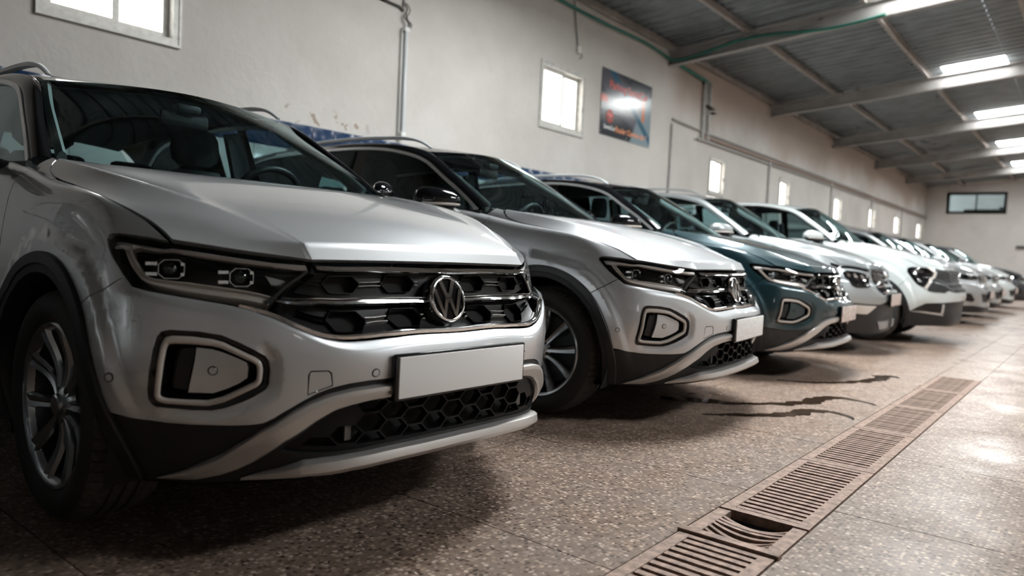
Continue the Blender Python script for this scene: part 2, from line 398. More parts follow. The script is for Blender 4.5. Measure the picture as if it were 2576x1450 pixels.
def ribbonVF(sk, A, B, prof, n=60, closed=False, taper=0):
    A = resamp(A, n, closed); B = resamp(B, n, closed); cols = []; i_ = np.arange(n); k_ = np.ones(n) if not taper else np.clip(np.minimum(i_, n - 1 - i_) / taper, .05, 1)
    for u, off in prof:
        q = A + (B - A) * u; cols.append(sk.p(q[:, 0], q[:, 1]) + sk.n(q[:, 0], q[:, 1]) * (off * k_)[:, None])
    G = np.stack(cols, 1); m = len(prof); V = G.reshape(-1, 3); F = []
    for i in range(n if closed else n - 1):
        a, b = i * m, ((i + 1) % n) * m
        for j in range(m - 1): F.append((a + j, a + j + 1, b + j + 1, b + j))
    k = (n // 2) * m + m // 2
    q = F[(n // 2) * (m - 1) + (m - 1) // 2]; nn = np.cross(V[q[1]] - V[q[0]], V[q[3]] - V[q[0]]); mid = resamp(A, n, closed)[n // 2]
    if (nn * sk.n(mid[:1], mid[1:])[0]).sum() < 0: F = rev(F)
    if not closed: F += [tuple(range(m)), tuple(range((n - 1) * m, n * m))[::-1]]
    return V, F
def ribbon(name, sk, A, B, prof, mat, parent, n=60, closed=False, far=False, sharp=32, taper=0):
    V, F = ribbonVF(sk, A, B, prof, n, closed, taper); o = mesh(name, V, F, mat, parent, sharp=sharp)
    if not far: return o
    return o, mesh(name, flipY(V), rev(F), mat, parent, sharp=sharp)
def two(fn):
    """run fn(side) for both sides; fn gets a function that mirrors vertex lists"""
    for s in (-1, 1): fn(s)
def loft(name, curves, mat, parent, n=24, m=None, far=False, thick=0.0, sharp=None):
    """cubic surface through a list of curves (each list of points), n along, m across"""
    C = np.stack([spl(c, n) for c in curves]); k = np.arange(len(C), dtype=float)
    if m and len(C) > 2: Wt = basis(k, np.linspace(0, k[-1], m)); C = np.einsum('ij,jkl->ikl', Wt, C)
    m = len(C); V = C.reshape(-1, 3); F = [(i * n + j, i * n + j + 1, (i + 1) * n + j + 1, (i + 1) * n + j) for i in range(m - 1) for j in range(n - 1)]
    o = mesh(name, V, F, mat, parent, sharp=sharp); r = o
    if far: r = (o, mesh(name, flipY(V), rev(F), mat, parent, sharp=sharp))
    return r
def solid(o, th, offset=-1):
    md = o.modifiers.new('thickness', 'SOLIDIFY'); md.thickness = th; md.offset = offset; return o
def inv_xz(sk, x, z, t, v):
    """(t,v) of side points given their x,z"""
    x, z = np.asarray(x, float), np.asarray(z, float); t = np.array(t, float); v = np.array(v, float); e = 1e-4
    for _ in range(25):
        p = sk.p(t, v); a = (sk.p(t + e, v) - p) / e; b = (sk.p(t, v + e) - p) / e
        det = a[:, 0] * b[:, 2] - b[:, 0] * a[:, 2]; rx, rz = x - p[:, 0], z - p[:, 2]
        t = t + np.clip((rx * b[:, 2] - b[:, 0] * rz) / det, -.2, .2); v = v + np.clip((a[:, 0] * rz - a[:, 2] * rx) / det, -.2, .2)
    return np.c_[t, v]
def frame_at(sk, t, v, off=0.0, fwd=None):
    """matrix with z = outward normal (or fwd), x = sideways"""
    p = sk.p([t], [v])[0]; n = sk.n([t], [v])[0]; p = p + n * off
    z = Vector(n if fwd is None else fwd).normalized(); x = Vector((0, 0, 1)).cross(z).normalized(); y = z.cross(x)
    return Matrix(((x.x, y.x, z.x, p[0]), (x.y, y.y, z.y, p[1]), (x.z, y.z, z.z, p[2]), (0, 0, 0, 1)))
def xf(V, m): V = np.asarray(V, float); m = np.array(m); return V @ m[:3, :3].T + m[:3, 3]
def extrude2d(loops, z0, z1):
    """flat polygon(s) in xy extruded z0..z1, list of loops -> V,F (one connected plate, holes allowed)"""
    V, T, B = fill([np.asarray(l, float) for l in loops], 10.0); n = len(V); V3 = np.concatenate([np.c_[V, np.full(n, z1)], np.c_[V, np.full(n, z0)]])
    F = [tuple(f) for f in T] + [tuple(f[::-1] + n) for f in T]
    for k, b in enumerate(B):
        l = V[b]; ar = (l[:, 0] * np.roll(l[:, 1], -1) - l[:, 1] * np.roll(l[:, 0], -1)).sum(); s = (ar > 0) == (k == 0)
        for i in range(len(b)):
            a, c = b[i], b[(i + 1) % len(b)]; q = (a, a + n, c + n, c); F.append(q if s else q[::-1])
    return V3, F
def paintslot(o, key): o['paint'] = key; return o
def text_obj(name, body, size, m, mat, parent, depth=.0004, italic=False):
    """lettering as a mesh, m given in the parent's space"""
    cu = bpy.data.curves.new(name, 'FONT'); cu.body = body; cu.size = size; cu.extrude = depth; cu.align_x = 'CENTER'; cu.align_y = 'CENTER'
    cu.offset = size * .02
    if italic: cu.shear = .25
    t = bpy.data.objects.new(name, cu); COL.objects.link(t); bpy.context.view_layer.update()
    me = bpy.data.meshes.new_from_object(t.evaluated_get(bpy.context.evaluated_depsgraph_get())); bpy.data.objects.remove(t); bpy.data.curves.remove(cu)
    me.transform(m); me.materials.clear(); me.materials.append(mat); o = bpy.data.objects.new(name, me); COL.objects.link(o); o.parent = parent; return o
# ------------------------------------------------------------------ room
def plaster(name, stain=True):
    m, nt, N, L, b = _mat(name); b.inputs['Roughness'].default_value = .85
    g = N.new('ShaderNodeNewGeometry'); n1 = N.new('ShaderNodeTexNoise'); n1.inputs['Scale'].default_value = .9; n1.inputs['Detail'].default_value = 4; n1.inputs['Roughness'].default_value = .6
    L.new(g.outputs['Position'], n1.inputs['Vector']); r = N.new('ShaderNodeValToRGB'); L.new(n1.outputs['Fac'], r.inputs['Fac'])
    r.color_ramp.elements[0].position = .3; r.color_ramp.elements[0].color = (.49, .465, .435, 1); r.color_ramp.elements[1].position = .62; r.color_ramp.elements[1].color = (.58, .555, .525, 1)
    col = r.outputs['Color']
    def mix(c, fac, c2):
        x = N.new('ShaderNodeMix'); x.data_type = 'RGBA'; L.new(fac, x.inputs[0]); L.new(c, x.inputs[6]); x.inputs[7].default_value = (*c2, 1); return x.outputs[2]
    def ramp(sock, a, b_):
        q = N.new('ShaderNodeMapRange'); q.interpolation_type = 'SMOOTHSTEP'; L.new(sock, q.inputs[0]); q.inputs[1].default_value = a; q.inputs[2].default_value = b_; return q.outputs[0]
    def mul(a, c):
        q = N.new('ShaderNodeMath'); q.operation = 'MULTIPLY'; L.new(a, q.inputs[0])
        if hasattr(c, 'links'): L.new(c, q.inputs[1])
        else: q.inputs[1].default_value = c
        return q.outputs[0]
    if stain:
        sp = N.new('ShaderNodeSeparateXYZ'); L.new(g.outputs['Position'], sp.inputs[0])
        n2 = N.new('ShaderNodeTexNoise'); n2.inputs['Scale'].default_value = .55; n2.inputs['Detail'].default_value = 3; mp = N.new('ShaderNodeMapping'); mp.inputs['Scale'].default_value = (1, 1, .55); L.new(g.outputs['Position'], mp.inputs[0]); L.new(mp.outputs[0], n2.inputs['Vector'])
        wv = N.new('ShaderNodeMath'); wv.operation = 'MULTIPLY_ADD'; L.new(n2.outputs['Fac'], wv.inputs[0]); wv.inputs[1].default_value = 1.6; L.new(sp.outputs[2], wv.inputs[2])
        f = mul(mul(ramp(wv.outputs[0], 4.05, 4.75), ramp(sp.outputs[1], 11.3, 12.2)), .75); col = mix(col, f, (.36, .275, .22))
        n3 = N.new('ShaderNodeTexNoise'); n3.inputs['Scale'].default_value = 7; n3.inputs['Detail'].default_value = 3; L.new(g.outputs['Position'], n3.inputs['Vector']); f = mul(ramp(n3.outputs['Fac'], .62, .72), .12); col = mix(col, f, (.42, .37, .33))
        n4 = N.new('ShaderNodeTexNoise'); n4.inputs['Scale'].default_value = 9; n4.inputs['Detail'].default_value = 2; L.new(g.outputs['Position'], n4.inputs['Vector']); lo = ramp(sp.outputs[2], 2.20, 2.05); near = mul(ramp(sp.outputs[1], 5.0, 4.8), ramp(sp.outputs[1], 3.7, 3.9)); f = mul(mul(ramp(n4.outputs['Fac'], .61, .62), lo), near); col = mix(col, f, (.33, .27, .22))
    L.new(col, b.inputs['Base Color']); u = N.new('ShaderNodeBump'); u.inputs['Strength'].default_value = .25; u.inputs['Distance'].default_value = .02
    nb = N.new('ShaderNodeTexNoise'); nb.inputs['Scale'].default_value = 14; nb.inputs['Detail'].default_value = 3; L.new(g.outputs['Position'], nb.inputs['Vector']); L.new(nb.outputs['Fac'], u.inputs['Height']); L.new(u.outputs['Normal'], b.inputs['Normal']); return m
def terrazzo(name):
    m, nt, N, L, b = _mat(name); g = N.new('ShaderNodeNewGeometry')
    v = N.new('ShaderNodeTexVoronoi'); v.inputs['Scale'].default_value = 72; v.inputs['Randomness'].default_value = 1; L.new(g.outputs['Position'], v.inputs['Vector'])
    s = N.new('ShaderNodeSeparateColor'); L.new(v.outputs['Color'], s.inputs[0]); r = N.new('ShaderNodeValToRGB'); L.new(s.outputs[0], r.inputs['Fac']); e = r.color_ramp.elements; e[0].position = 0; e[0].color = (.06, .04, .03, 1); e[1].position = 1; e[1].color = (.70, .57, .48, 1)
    for p, c in ((.2, (.13, .085, .062)), (.45, (.30, .21, .16)), (.7, (.42, .315, .25)), (.86, (.52, .38, .30))): q = e.new(p); q.color = (*c, 1)
    d = N.new('ShaderNodeMapRange'); L.new(v.outputs['Distance'], d.inputs[0]); d.inputs[1].default_value = .35; d.inputs[2].default_value = .62
    x = N.new('ShaderNodeMix'); x.data_type = 'RGBA'; L.new(d.outputs[0], x.inputs[0]); L.new(r.outputs['Color'], x.inputs[6]); x.inputs[7].default_value = (.25, .18, .14, 1)
    n = N.new('ShaderNodeTexNoise'); n.inputs['Scale'].default_value = 1.7; n.inputs['Detail'].default_value = 4; n.inputs['Roughness'].default_value = .65; L.new(g.outputs['Position'], n.inputs['Vector'])
    h = N.new('ShaderNodeMapRange'); L.new(n.outputs['Fac'], h.inputs[0]); h.inputs[1].default_value = .3; h.inputs[2].default_value = .7; h.inputs[3].default_value = .72; h.inputs[4].default_value = 1.15
    y = N.new('ShaderNodeMix'); y.data_type = 'RGBA'; y.blend_type = 'MULTIPLY'; y.inputs[0].default_value = 1; L.new(x.outputs[2], y.inputs[6]); L.new(h.outputs[0], y.inputs[7]); L.new(y.outputs[2], b.inputs['Base Color'])
    k = N.new('ShaderNodeMapRange'); L.new(n.outputs['Fac'], k.inputs[0]); k.inputs[1].default_value = .35; k.inputs[2].default_value = .65; k.inputs[3].default_value = .46; k.inputs[4].default_value = .26; L.new(k.outputs[0], b.inputs['Roughness'])
    u = N.new('ShaderNodeBump'); u.inputs['Strength'].default_value = .12; u.inputs['Distance'].default_value = .004; L.new(s.outputs[1], u.inputs['Height']); L.new(u.outputs['Normal'], b.inputs['Normal']); return m
M['plaster'] = plaster('aged_white_plaster'); M['plaster2'] = plaster('far_plaster', False); M['terrazzo'] = terrazzo('worn_terrazzo')
M['joint'] = pbr('dark_joint', (.035, .045, .05), .8); M['tin'] = pbr('galvanised_sheet', (.19, .21, .22), .5, .4, noise=(2.5, .18)); M['steel'] = pbr('painted_steel', (.36, .345, .33), .5, .1, noise=(3, .12))
M['purlin'] = pbr('purlin_steel', (.36, .325, .30), .6, .2, noise=(4, .2)); M['alu'] = pbr('weathered_aluminium', (.56, .55, .52), .55, .25, noise=(20, .15)); M['bluetile'] = pbr('blue_glazed_tile', (.006, .030, .085), .2); M['whitetile'] = pbr('white_glazed_tile', (.56, .58, .56), .15); M['ochretile'] = pbr('ochre_tile', (.42, .25, .10), .25)
M['rust'] = pbr('rusty_iron', (.27, .185, .145), .6, .25, noise=(35, .45), bump=(120, .25)); M['greencable'] = pbr('green_cable', (.015, .16, .12), .5); M['pvc'] = pbr('grey_conduit', (.40, .39, .375), .55, noise=(8, .15)); M['pvcw'] = pbr('white_plastic', (.72, .72, .70), .4); M['cable'] = pbr('dark_cable', (.06, .055, .05), .6); M['copper'] = pbr('brown_pipe', (.34, .24, .19), .5)
M['skylight'] = emit('skylight_sheet', (.97, 1.0, 1.0), SKYLIGHT); M['pane'] = emit('bright_window_pane', (1.0, .985, .95), WINDOW); M['panewarm'] = emit('sunlit_window_pane', (1.0, .95, .88), WINDOW); M['dado'] = pbr('grey_dado_paint', (.25, .24, .24), .7, noise=(5, .15)); M['puddle'] = pbr('dark_wet_stain', (.035, .022, .014), .12, noise=(12, .4))
ZR = lambda x: 4.16 + .085 * ((x + 6) if x < 1 else (8 - x)); BEAMS = [-3.4, 1.55, 6.5, 11.45, 16.45, 21.42, 26.3, 31.15]
YE = 35.7; XR = 8.0; YB = -7.0
def st_(o): o['kind'] = 'structure'; return o
def wallplate(name, loops, to, mat, parent=None, th=.25):
    V, F = extrude2d(loops, -th, 0); return mesh(name, to(np.asarray(V)), F, mat, parent, smooth=False)
def rect(a0, a1, b0, b1): return [(a0, b0), (a1, b0), (a1, b1), (a0, b1)]
XL = -6.0
WIN = [(1.89, 2.90, 2.40, 3.38), (7.83, 8.86, 2.57, 3.43)] + [(y, y + w_, 2.17, 2.87) for y, w_ in ((13.33, .72), (17.28, .70), (21.82, .78), (25.88, .82), (29.66, .9), (33.9, .9))]
toL = lambda V: np.c_[XL + V[:, 2], V[:, 0], V[:, 1]]
wl = st_(wallplate('wall_left', [rect(YB, YE, -.3, 4.52)] + [rect(*w_) for w_ in WIN], toL, M['plaster']))
for i, (a0, a1, b0, b1) in enumerate(WIN):
    w_ = st_(empty('window_%d' % (i + 1), (XL, (a0 + a1) / 2, b0))); T = lambda V, d=0: np.c_[V[:, 2] + d, V[:, 0] - (a0 + a1) / 2, V[:, 1] - b0]
    def fr(nm, o, wd, z0, z1, mat=M['alu'], d=0): V, F = extrude2d([rect(*o), rect(o[0] + wd, o[1] - wd, o[2] + wd, o[3] - wd)], z0, z1); return mesh(nm, T(np.asarray(V), d), F, mat, w_, smooth=False)
    big = i < 2; f = .045 if big else .035; fr('frame', (a0 - .012, a1 + .012, b0 - .012, b1 + .012), f + .012, -.10, .018); fr('outer_bead', (a0 - .02, a1 + .02, b0 - .02, b1 + .02), .02, -.01, .026)
    mid = (a0 + a1) / 2 + (.02 if big else 0)
    for k, (s0, s1, dz) in enumerate(((a0 + f, mid + .04, -.03), (mid - .04, a1 - f, -.06))):
        sw = .05 if big else .04; fr('sash', (s0, s1, b0 + f, b1 - f), sw, dz - .025, dz); V, F = extrude2d([rect(s0 + sw, s1 - sw, b0 + f + sw, b1 - f - sw)], dz - .016, dz - .010); mesh('pane', T(np.asarray(V)), F, M['pane' if k == 0 or i == 0 else 'panewarm'], w_, smooth=False)
    if i: box('latch', (.01, (a1 - a0) / 2 - .03, (b1 - b0) * .45), (.02, .018, .07), M['cable'], w_)
# far wall with the office window
FW = (-5.2, -3.13, 3.37, 4.20); toF = lambda V: np.c_[V[:, 0], YE - V[:, 2], V[:, 1]]
gab = [(XL - .25, -.3), (XR + .25, -.3), (XR + .25, 4.5), (1, 5.2), (XL - .25, 4.5)]
V, F = extrude2d([gab, rect(*FW)], -.25, 0); st_(mesh('wall_far', toF(np.asarray(V)), F, M['plaster2'], smooth=False))
w_ = st_(empty('window_9', (0, YE, 0)))
for nm, o, wd in (('frame', FW, .07),):
    V, F = extrude2d([rect(o[0] - .03, o[1] + .03, o[2] - .03, o[3] + .03), rect(o[0] + wd, o[1] - wd, o[2] + wd, o[3] - wd)], -.12, .03); V = np.asarray(V); mesh(nm, np.c_[V[:, 0], -V[:, 2], V[:, 1]], F, M['blackgloss'], w_, smooth=False)
box('mullion', (-4.165, .02, 3.785), (.05, .05, .74), M['blackgloss'], w_)
for k, xx in enumerate((-4.67, -3.66)): box('pane', (xx, .05, 3.785), (.98, .012, .72), glassy('office_glass', (.8, .86, .86)) if k == 0 else bpy.data.materials['office_glass'], w_)
of = st_(empty('wall_office', (0, YE, 0))); box('back_wall', (-4.2, 2.5, 3.8), (4, .1, 2.4), M['plaster2'], of); box('floor_slab', (-4.2, 1.3, 2.9), (4, 2.3, .1), M['plaster2'], of); box('ceiling_slab', (-4.2, 1.3, 4.9), (4, 2.3, .1), M['plaster2'], of); box('desk', (-3.9, .7, 3.35), (1.5, .5, .42), M['cable'], of); box('cabinet', (-3.1, 1.2, 3.45), (.7, .4, .5), M['dado'], of)
box('ceiling_lamp', (-4.2, 1.3, 4.80), (1.2, .6, .04), emit('office_lamp', (.9, .97, 1), 5), of)
st_(wallplate('wall_right', [rect(YB, YE, -.3, 4.52)] + [rect(y, y + 1.0, 2.4, 3.4) for y in (-4, 12.5, 17.5, 22.5, 27.5)], lambda V: np.c_[XR - V[:, 2], V[:, 0] * 1.0, V[:, 1]], M['plaster2']))
for i, y in enumerate((-4, 12.5, 17.5, 22.5, 27.5)):
    w_ = st_(empty('window_%d' % (10 + i), (XR, y + .5, 2.4))); V, F = extrude2d([rect(-.52, .52, -.02, 1.02), rect(-.45, .45, .05, .95)], -.06, .02); V = np.asarray(V); mesh('frame', np.c_[-V[:, 2], V[:, 0], V[:, 1]], F, M['alu'], w_, smooth=False); box('pane', (.05, 0, .5), (.012, .9, .9), M['pane'], w_)
V, F = extrude2d([gab], -.25, 0); V = np.asarray(V); st_(mesh('wall_back', np.c_[V[:, 0], YB + V[:, 2], V[:, 1]], rev(F), M['plaster2'], smooth=False))
# roof: steel rafters, purlins, corrugated sheets with skylight openings
ceil = st_(empty('ceiling', (0, 0, 0)))
def rafter(y):
    R = []
    for x in np.r_[np.linspace(XL - .1, 1, 3), XR + .1]:
        z = ZR(min(max(x, -6.2), 8.2)); pr = [(-.06, 0), (.06, 0), (.06, .014), (.008, .02), (.008, .24), (.06, .246), (.06, .26), (-.06, .26), (-.06, .246), (-.008, .24), (-.008, .02), (-.06, .014)]
        R.append(np.array([(x, y - a, z + b) for a, b in pr]))
    V, F = ringsVF(R); o = mesh('rafter', V, F, M['steel'], ceil, sharp=30); return o
for y in BEAMS: rafter(y)
PX = [-5.93, -4.65, -2.9, -1.15, .62, 1.4, 3.1, 4.9, 6.65, 7.9]
for x in PX:
    z = ZR(x) + .26; P = [(x, YB, z + .05), (x, YE, z + .05)]; sweep('purlin', P, [(-.03, -.05), (.03, -.05), (.03, -.04), (-.02, -.04), (-.02, .04), (.03, .04), (.03, .05), (-.03, .05)], M['purlin'], ceil, sharp=30)
SKY = [(y - (1.9 if y < 8 else .25), y + .95) for y in BEAMS if y > 5]; SKR = [(y - (1.6 if y < 8 else .25), y + .95) for y in BEAMS if y > 5]; SX = (-2.66, -1.62); SX2 = (3.6, 4.64)  # nearest skylights, out of view, lengthened and right row added to brighten near cars
def sheet(x0, x1, y0, y1):
    pit = .25; ys = []; n = int(round((y1 - y0) / pit)); n = max(n, 1); pit = (y1 - y0) / n
    for k in range(n):
        for f, h in ((0, 0), (.30, 0), (.40, .035), (.60, .035), (.70, 0)): ys.append((y0 + (k + f) * pit, h))
    ys.append((y1, 0)); V = []
    for x in (x0, x1): V += [(x, y, ZR(x) + .365 + h) for y, h in ys]
    m = len(ys); F = [(j, m + j, m + j + 1, j + 1)[::-1] for j in range(m - 1)]; o = mesh('roof_sheet', V, F, M['tin'], ceil, smooth=False); return o
for (x0, x1), rows in ((SX, SKY), (SX2, SKR)):
    cuts = [YB] + [v for q in rows for v in q] + [YE]
    for k in range(0, len(cuts), 2): sheet(x0, x1, cuts[k], cuts[k + 1])
edges = [YB] + [y for y in BEAMS] + [YE]
for y0, y1 in zip(edges[:-1], edges[1:]):
    for x0, x1 in ((XL - .4, SX[0]), (SX[1], 1.0), (1.0, SX2[0]), (SX2[1], XR + .4)): sheet(x0, x1, y0, y1)
for (x0, x1), rows in ((SX, SKY), (SX2, SKR)):
    for y0, y1 in rows:
        V = [(x0, y0, ZR(x0) + .385), (x1, y0, ZR(x1) + .385), (x1, y1, ZR(x1) + .385), (x0, y1, ZR(x0) + .385)]; V = V + [(a, b, c + .01) for a, b, c in V]
        mesh('skylight', V, [(0, 1, 2, 3)[::-1], (4, 5, 6, 7), (0, 1, 5, 4), (1, 2, 6, 5), (2, 3, 7, 6), (3, 0, 4, 7)], M['skylight'], ceil, smooth=False)
box('ridge_cap', (1.0, (YB + YE) / 2, ZR(1.0) + .43), (.5, YE - YB, .04), M['tin'], ceil)
# floor slabs, trench
DX0, DX1, DY0, DY1 = -.95, -.65, -1.2, 6.66
fl = st_(mesh('floor', [(XL - .25, YB, -.03), (DX0, YB, -.03), (DX0, YE, -.03), (XL - .25, YE, -.03), (DX1, YB, -.03), (XR + .25, YB, -.03), (XR + .25, YE, -.03), (DX1, YE, -.03), (DX0, DY1, -.03), (DX1, DY1, -.03), (DX0, DY0, -.03), (DX1, DY0, -.03),
    (DX0, DY0, -.32), (DX1, DY0, -.32), (DX1, DY1, -.32), (DX0, DY1, -.32)], [(0, 1, 2, 3), (4, 5, 6, 7), (8, 9, 7, 2), (1, 4, 11, 10), (12, 13, 14, 15), (10, 8, 15, 12), (13, 14, 9, 11), (8, 9, 14, 15), (12, 13, 11, 10)], M['joint'], smooth=False))
xs = [DX0 - 1.0 * k for k in range(6)][::-1]; xs[0] = XL; xe = [DX1 + 1.0 * k for k in range(9)]; ycut = [1.655 + .95 * k for k in range(-4, 13)]; jt = .0022
def slab(x0, x1, y0, y1, nm='floor_slab', kind=None):
    x0 += jt; x1 -= jt; y0 += jt; y1 -= jt; V = [(x0, y0, 0), (x1, y0, 0), (x1, y1, 0), (x0, y1, 0), (x0, y0, -.03), (x1, y0, -.03), (x1, y1, -.03), (x0, y1, -.03)]
    o = mesh(nm, V, [(0, 1, 2, 3), (4, 5, 1, 0), (5, 6, 2, 1), (6, 7, 3, 2), (7, 4, 0, 3)], M['terrazzo'], fl, smooth=False)
    if kind: o['kind'] = kind
    return o
for a, b in list(zip(xs[:-1], xs[1:])) + list(zip(xe[:-1], xe[1:])):
    for c, d in zip(ycut[:-1], ycut[1:]): slab(a, b, c, d)
for c, d in zip(ycut[:-1], ycut[1:]):
    if d > DY1: slab(DX0, DX1, max(c, DY1), d)
V = []; F = []
def addq(x0, x1, y0, y1): n = len(V); V.extend([(x0, y0, 0), (x1, y0, 0), (x1, y1, 0), (x0, y1, 0)]); F.append((n, n + 1, n + 2, n + 3))
ys = list(np.arange(ycut[-1], YE, .95)) + [YE]
for c, d in zip(ys[:-1], ys[1:]):
    for a, b in list(zip(xs[:-1], xs[1:])) + [(DX0, DX1)] + list(zip(xe[:-1], xe[1:])): addq(a + jt, b - jt, c + jt, d - jt)
ys = list(np.arange(YB, ycut[0] - .5, .95)) + [ycut[0]]
for c, d in zip(ys[:-1], ys[1:]):
    for a, b in list(zip(xs[:-1], xs[1:])) + [(DX0, DX1)] * (1 if d <= DY0 else 0) + list(zip(xe[:-1], xe[1:])): addq(a + jt, b - jt, c + jt, d - jt)
o = mesh('distant_slabs', V, F, M['terrazzo'], fl, smooth=False); o['kind'] = 'stuff'
# drain gratings, one liftable thing per module
def grating(y0, y1, label, bars=True):
    g = empty('drain_grating', ((DX0 + DX1) / 2, y0, 0)); tag(g, label, 'drain grating', 'rusty drain gratings let into the floor'); L_ = y1 - y0; hw = .146
    V, F = extrude2d([rect(-hw, hw, .004, L_ - .004), rect(-hw + .04, hw - .04, .036, L_ - .036)], -.03, .002); mesh('frame', V, F, M['rust'], g, smooth=False)
    n = int(round((L_ - .072) / .041)); p = (L_ - .072) / n; bmesh_ = None
    for k in range(n):
        yy = .036 + p * (k + .5)
        if k == 0: b = box('bar', (0, 0, -.0125), (.216, p * .56, .025), M['rust'], g); b.location = (0, yy, .0005); bmesh_ = b
        else: b = bmesh_.copy(); COL.objects.link(b); b.location = (0, yy, .0005 - .002 * random.random())
    return g
grating(.30, 1.175, 'rusty grating module nearest the camera, mostly below the picture edge')
grating(1.185, 2.05, 'rusty grating module in front of the broken one at the picture bottom')
g = empty('broken_grating', ((DX0 + DX1) / 2, 2.06, 0)); tag(g, 'broken rusty grating with thin bars sagging into the trench', 'drain grating', 'rusty drain gratings let into the floor')
for s in (-1, 1): box('side_rail', (s * .124, .14, -.012), (.044, .27, .026), M['rust'], g)
box('cover_bar', (.0, .0, .006), (.31, .035, .012), M['rust'], g, bev=.003)
for k in range(7):
    sag = .020 + .010 * math.sin(1.1 * k); P = [(x, .040 + k * .030 + .006 * math.sin(9 * x + k), -.004 - sag * (1 - (x / .107) ** 2)) for x in np.linspace(-.107, .107, 11)]; sweep('bent_bar', P, [(-.008, -.010), (.008, -.010), (.008, .006), (-.008, .006)], M['rust'], g)
for k, (a, b) in enumerate(((2.345, 3.20), (3.20, 4.06), (4.06, 4.92), (4.92, 5.79), (5.79, 6.655))):
    grating(a, b, ['long rusty grating right behind the broken grating', 'second rusty grating behind the broken one', 'third rusty grating behind the broken one, beside the oil trails', 'fourth rusty grating behind the broken one', 'last rusty grating at the far end of the drain'][k])
for s, x in ((-1, DX0 - .004), (1, DX1 + .004)): pass
# oil trails on the floor
def puddle(path, label, h=.0012):
    P = spl([p[:2] for p in path], 70); w_ = np.interp(np.linspace(0, 1, 70), np.linspace(0, 1, len(path)), [p[2] for p in path]); T = np.gradient(P, axis=0); T /= np.linalg.norm(T, axis=1)[:, None]; Nn = np.c_[-T[:, 1], T[:, 0]]
    j = lambda: np.convolve(np.random.uniform(-1, 1, 74), np.ones(5) / 2.2, 'valid'); L = P + Nn * (w_ * (1 + .55 * j()))[:, None]; R = P - Nn * (w_ * (1 + .55 * j()))[:, None]
    V = np.concatenate([np.c_[L, np.full(70, h)], np.c_[R, np.full(70, h)]]); o = mesh('oil_trail', V, [(i + 70, i + 71, i + 1, i) for i in range(69)], M['puddle'], None); tag(o, label, 'oil trail', 'dark oil trails running from under the cars'); return o
puddle([(-1.75,5.25,.02),(-1.50,5.42,.03),(-1.33,5.70,.035),(-1.25,6.0,.05),(-1.22,6.25,.055),(-1.14,6.2,.02)], 'dark oil trail farthest along the floor, below the teal car')
puddle([(-2.0,3.95,.07),(-1.70,4.10,.06),(-1.45,4.35,.035),(-1.32,4.62,.05),(-1.22,4.9,.06),(-1.10,4.88,.035),(-1.0,4.82,.012)], 'long dark oil trail between the silver car and the drain')
puddle([(-1.62,3.70,.02),(-1.42,3.92,.025),(-1.29,4.13,.045),(-1.17,4.37,.05),(-1.08,4.36,.03),(-.99,4.25,.01)], 'short dark oil trail nearest the gratings')
# wall tiling
td = st_(empty('trim_1', (XL, 0, 0)))
bt = None
def tile(nm, y, z, w_, h_, mat, cache={}):
    k = (w_, h_, mat.name)
    if k not in cache: o = box(nm, (0, 0, 0), (.02, w_ - .006, h_ - .006), mat, td, bev=.002); cache[k] = o
    else: o = cache[k].copy(); COL.objects.link(o)
    o.location = (.012, y, z); return o
for k in range(40): tile('blue_tile', 1.6 + k * .25, 1.835, .25, .25, M['bluetile'])
for k in range(20):
    for z in (1.46, 1.96 - 1.0 + .0): tile('white_tile', 1.85 + k * .5, z, .5, .5, M['whitetile'])
for k in range(20): tile('ochre_tile', 1.85 + k * .5, .64, .5, .14, M['ochretile'])
tr = st_(empty('trim_2', (XL, 0, 0))); box('dado_band', (.01, 26.8, 2.0), (.02, 17.6, .22), M['dado'], tr); 
# tube lamp, conduits, cables
t_ = empty('tube_lamp', (XL, 5.335, 2.03)); tag(t_, 'vertical white tube lamp on the wall above the second car', 'lamp'); box('lamp_base', (.02, 0, .58), (.04, .07, 1.16), M['pvcw'], t_, bev=.006); tube('lamp_tube', [(.065, 0, .04), (.065, 0, 1.12)], .02, pbr('milky_tube', (.60, .64, .65), .12), t_, n=14)
for z in (.02, 1.14): box('end_cap', (.055, 0, z), (.06, .065, .05), M['pvcw'], t_, bev=.006)
c = empty('lamp_cable', (XL, 5.33, 3.2)); tag(c, 'tangled dark cable and conduit above the tube lamp', 'cable'); tube('conduit', [(.02, 0, .22), (.02, .005, 1.15)], .014, M['pvc'], c); tube('conduit', [(.02, -2.4, .28), (.02, -.06, .20), (.02, -.01, .17)], .013, M['cable'], c, up=(1, 0, 0))
for k in range(4):
    P = spl([(.03, random.uniform(-.02, .03), .26), (.05, random.uniform(.0, .06), .18), (.05, random.uniform(-.03, .08), .1), (.06, random.uniform(.03, .09), .04), (.03, random.uniform(.0, .05), -.04)], 20); tube('wire', P, .006, M['cable'], c, n=6, up=(1, 0, 0))
s_ = empty('wall_socket', (XL, 8.64, 3.72)); tag(s_, 'small white junction box with conduit between the lamp and the poster', 'junction box'); box('socket_box', (.02, .02, .05), (.04, .08, .1), M['pvcw'], s_, bev=.008); tube('conduit', [(.02, .0, .1), (.02, -.14, .70)], .013, M['pvc'], s_); tube('wire', spl([(.03, .05, .02), (.04, .07, -.05), (.03, .03, -.07)], 8), .006, M['cable'], s_, n=6, up=(1, 0, 0))
gc = empty('green_cable', (XL, 0, 0)); tag(gc, 'green cable along the eaves and over the first rafter', 'cable')
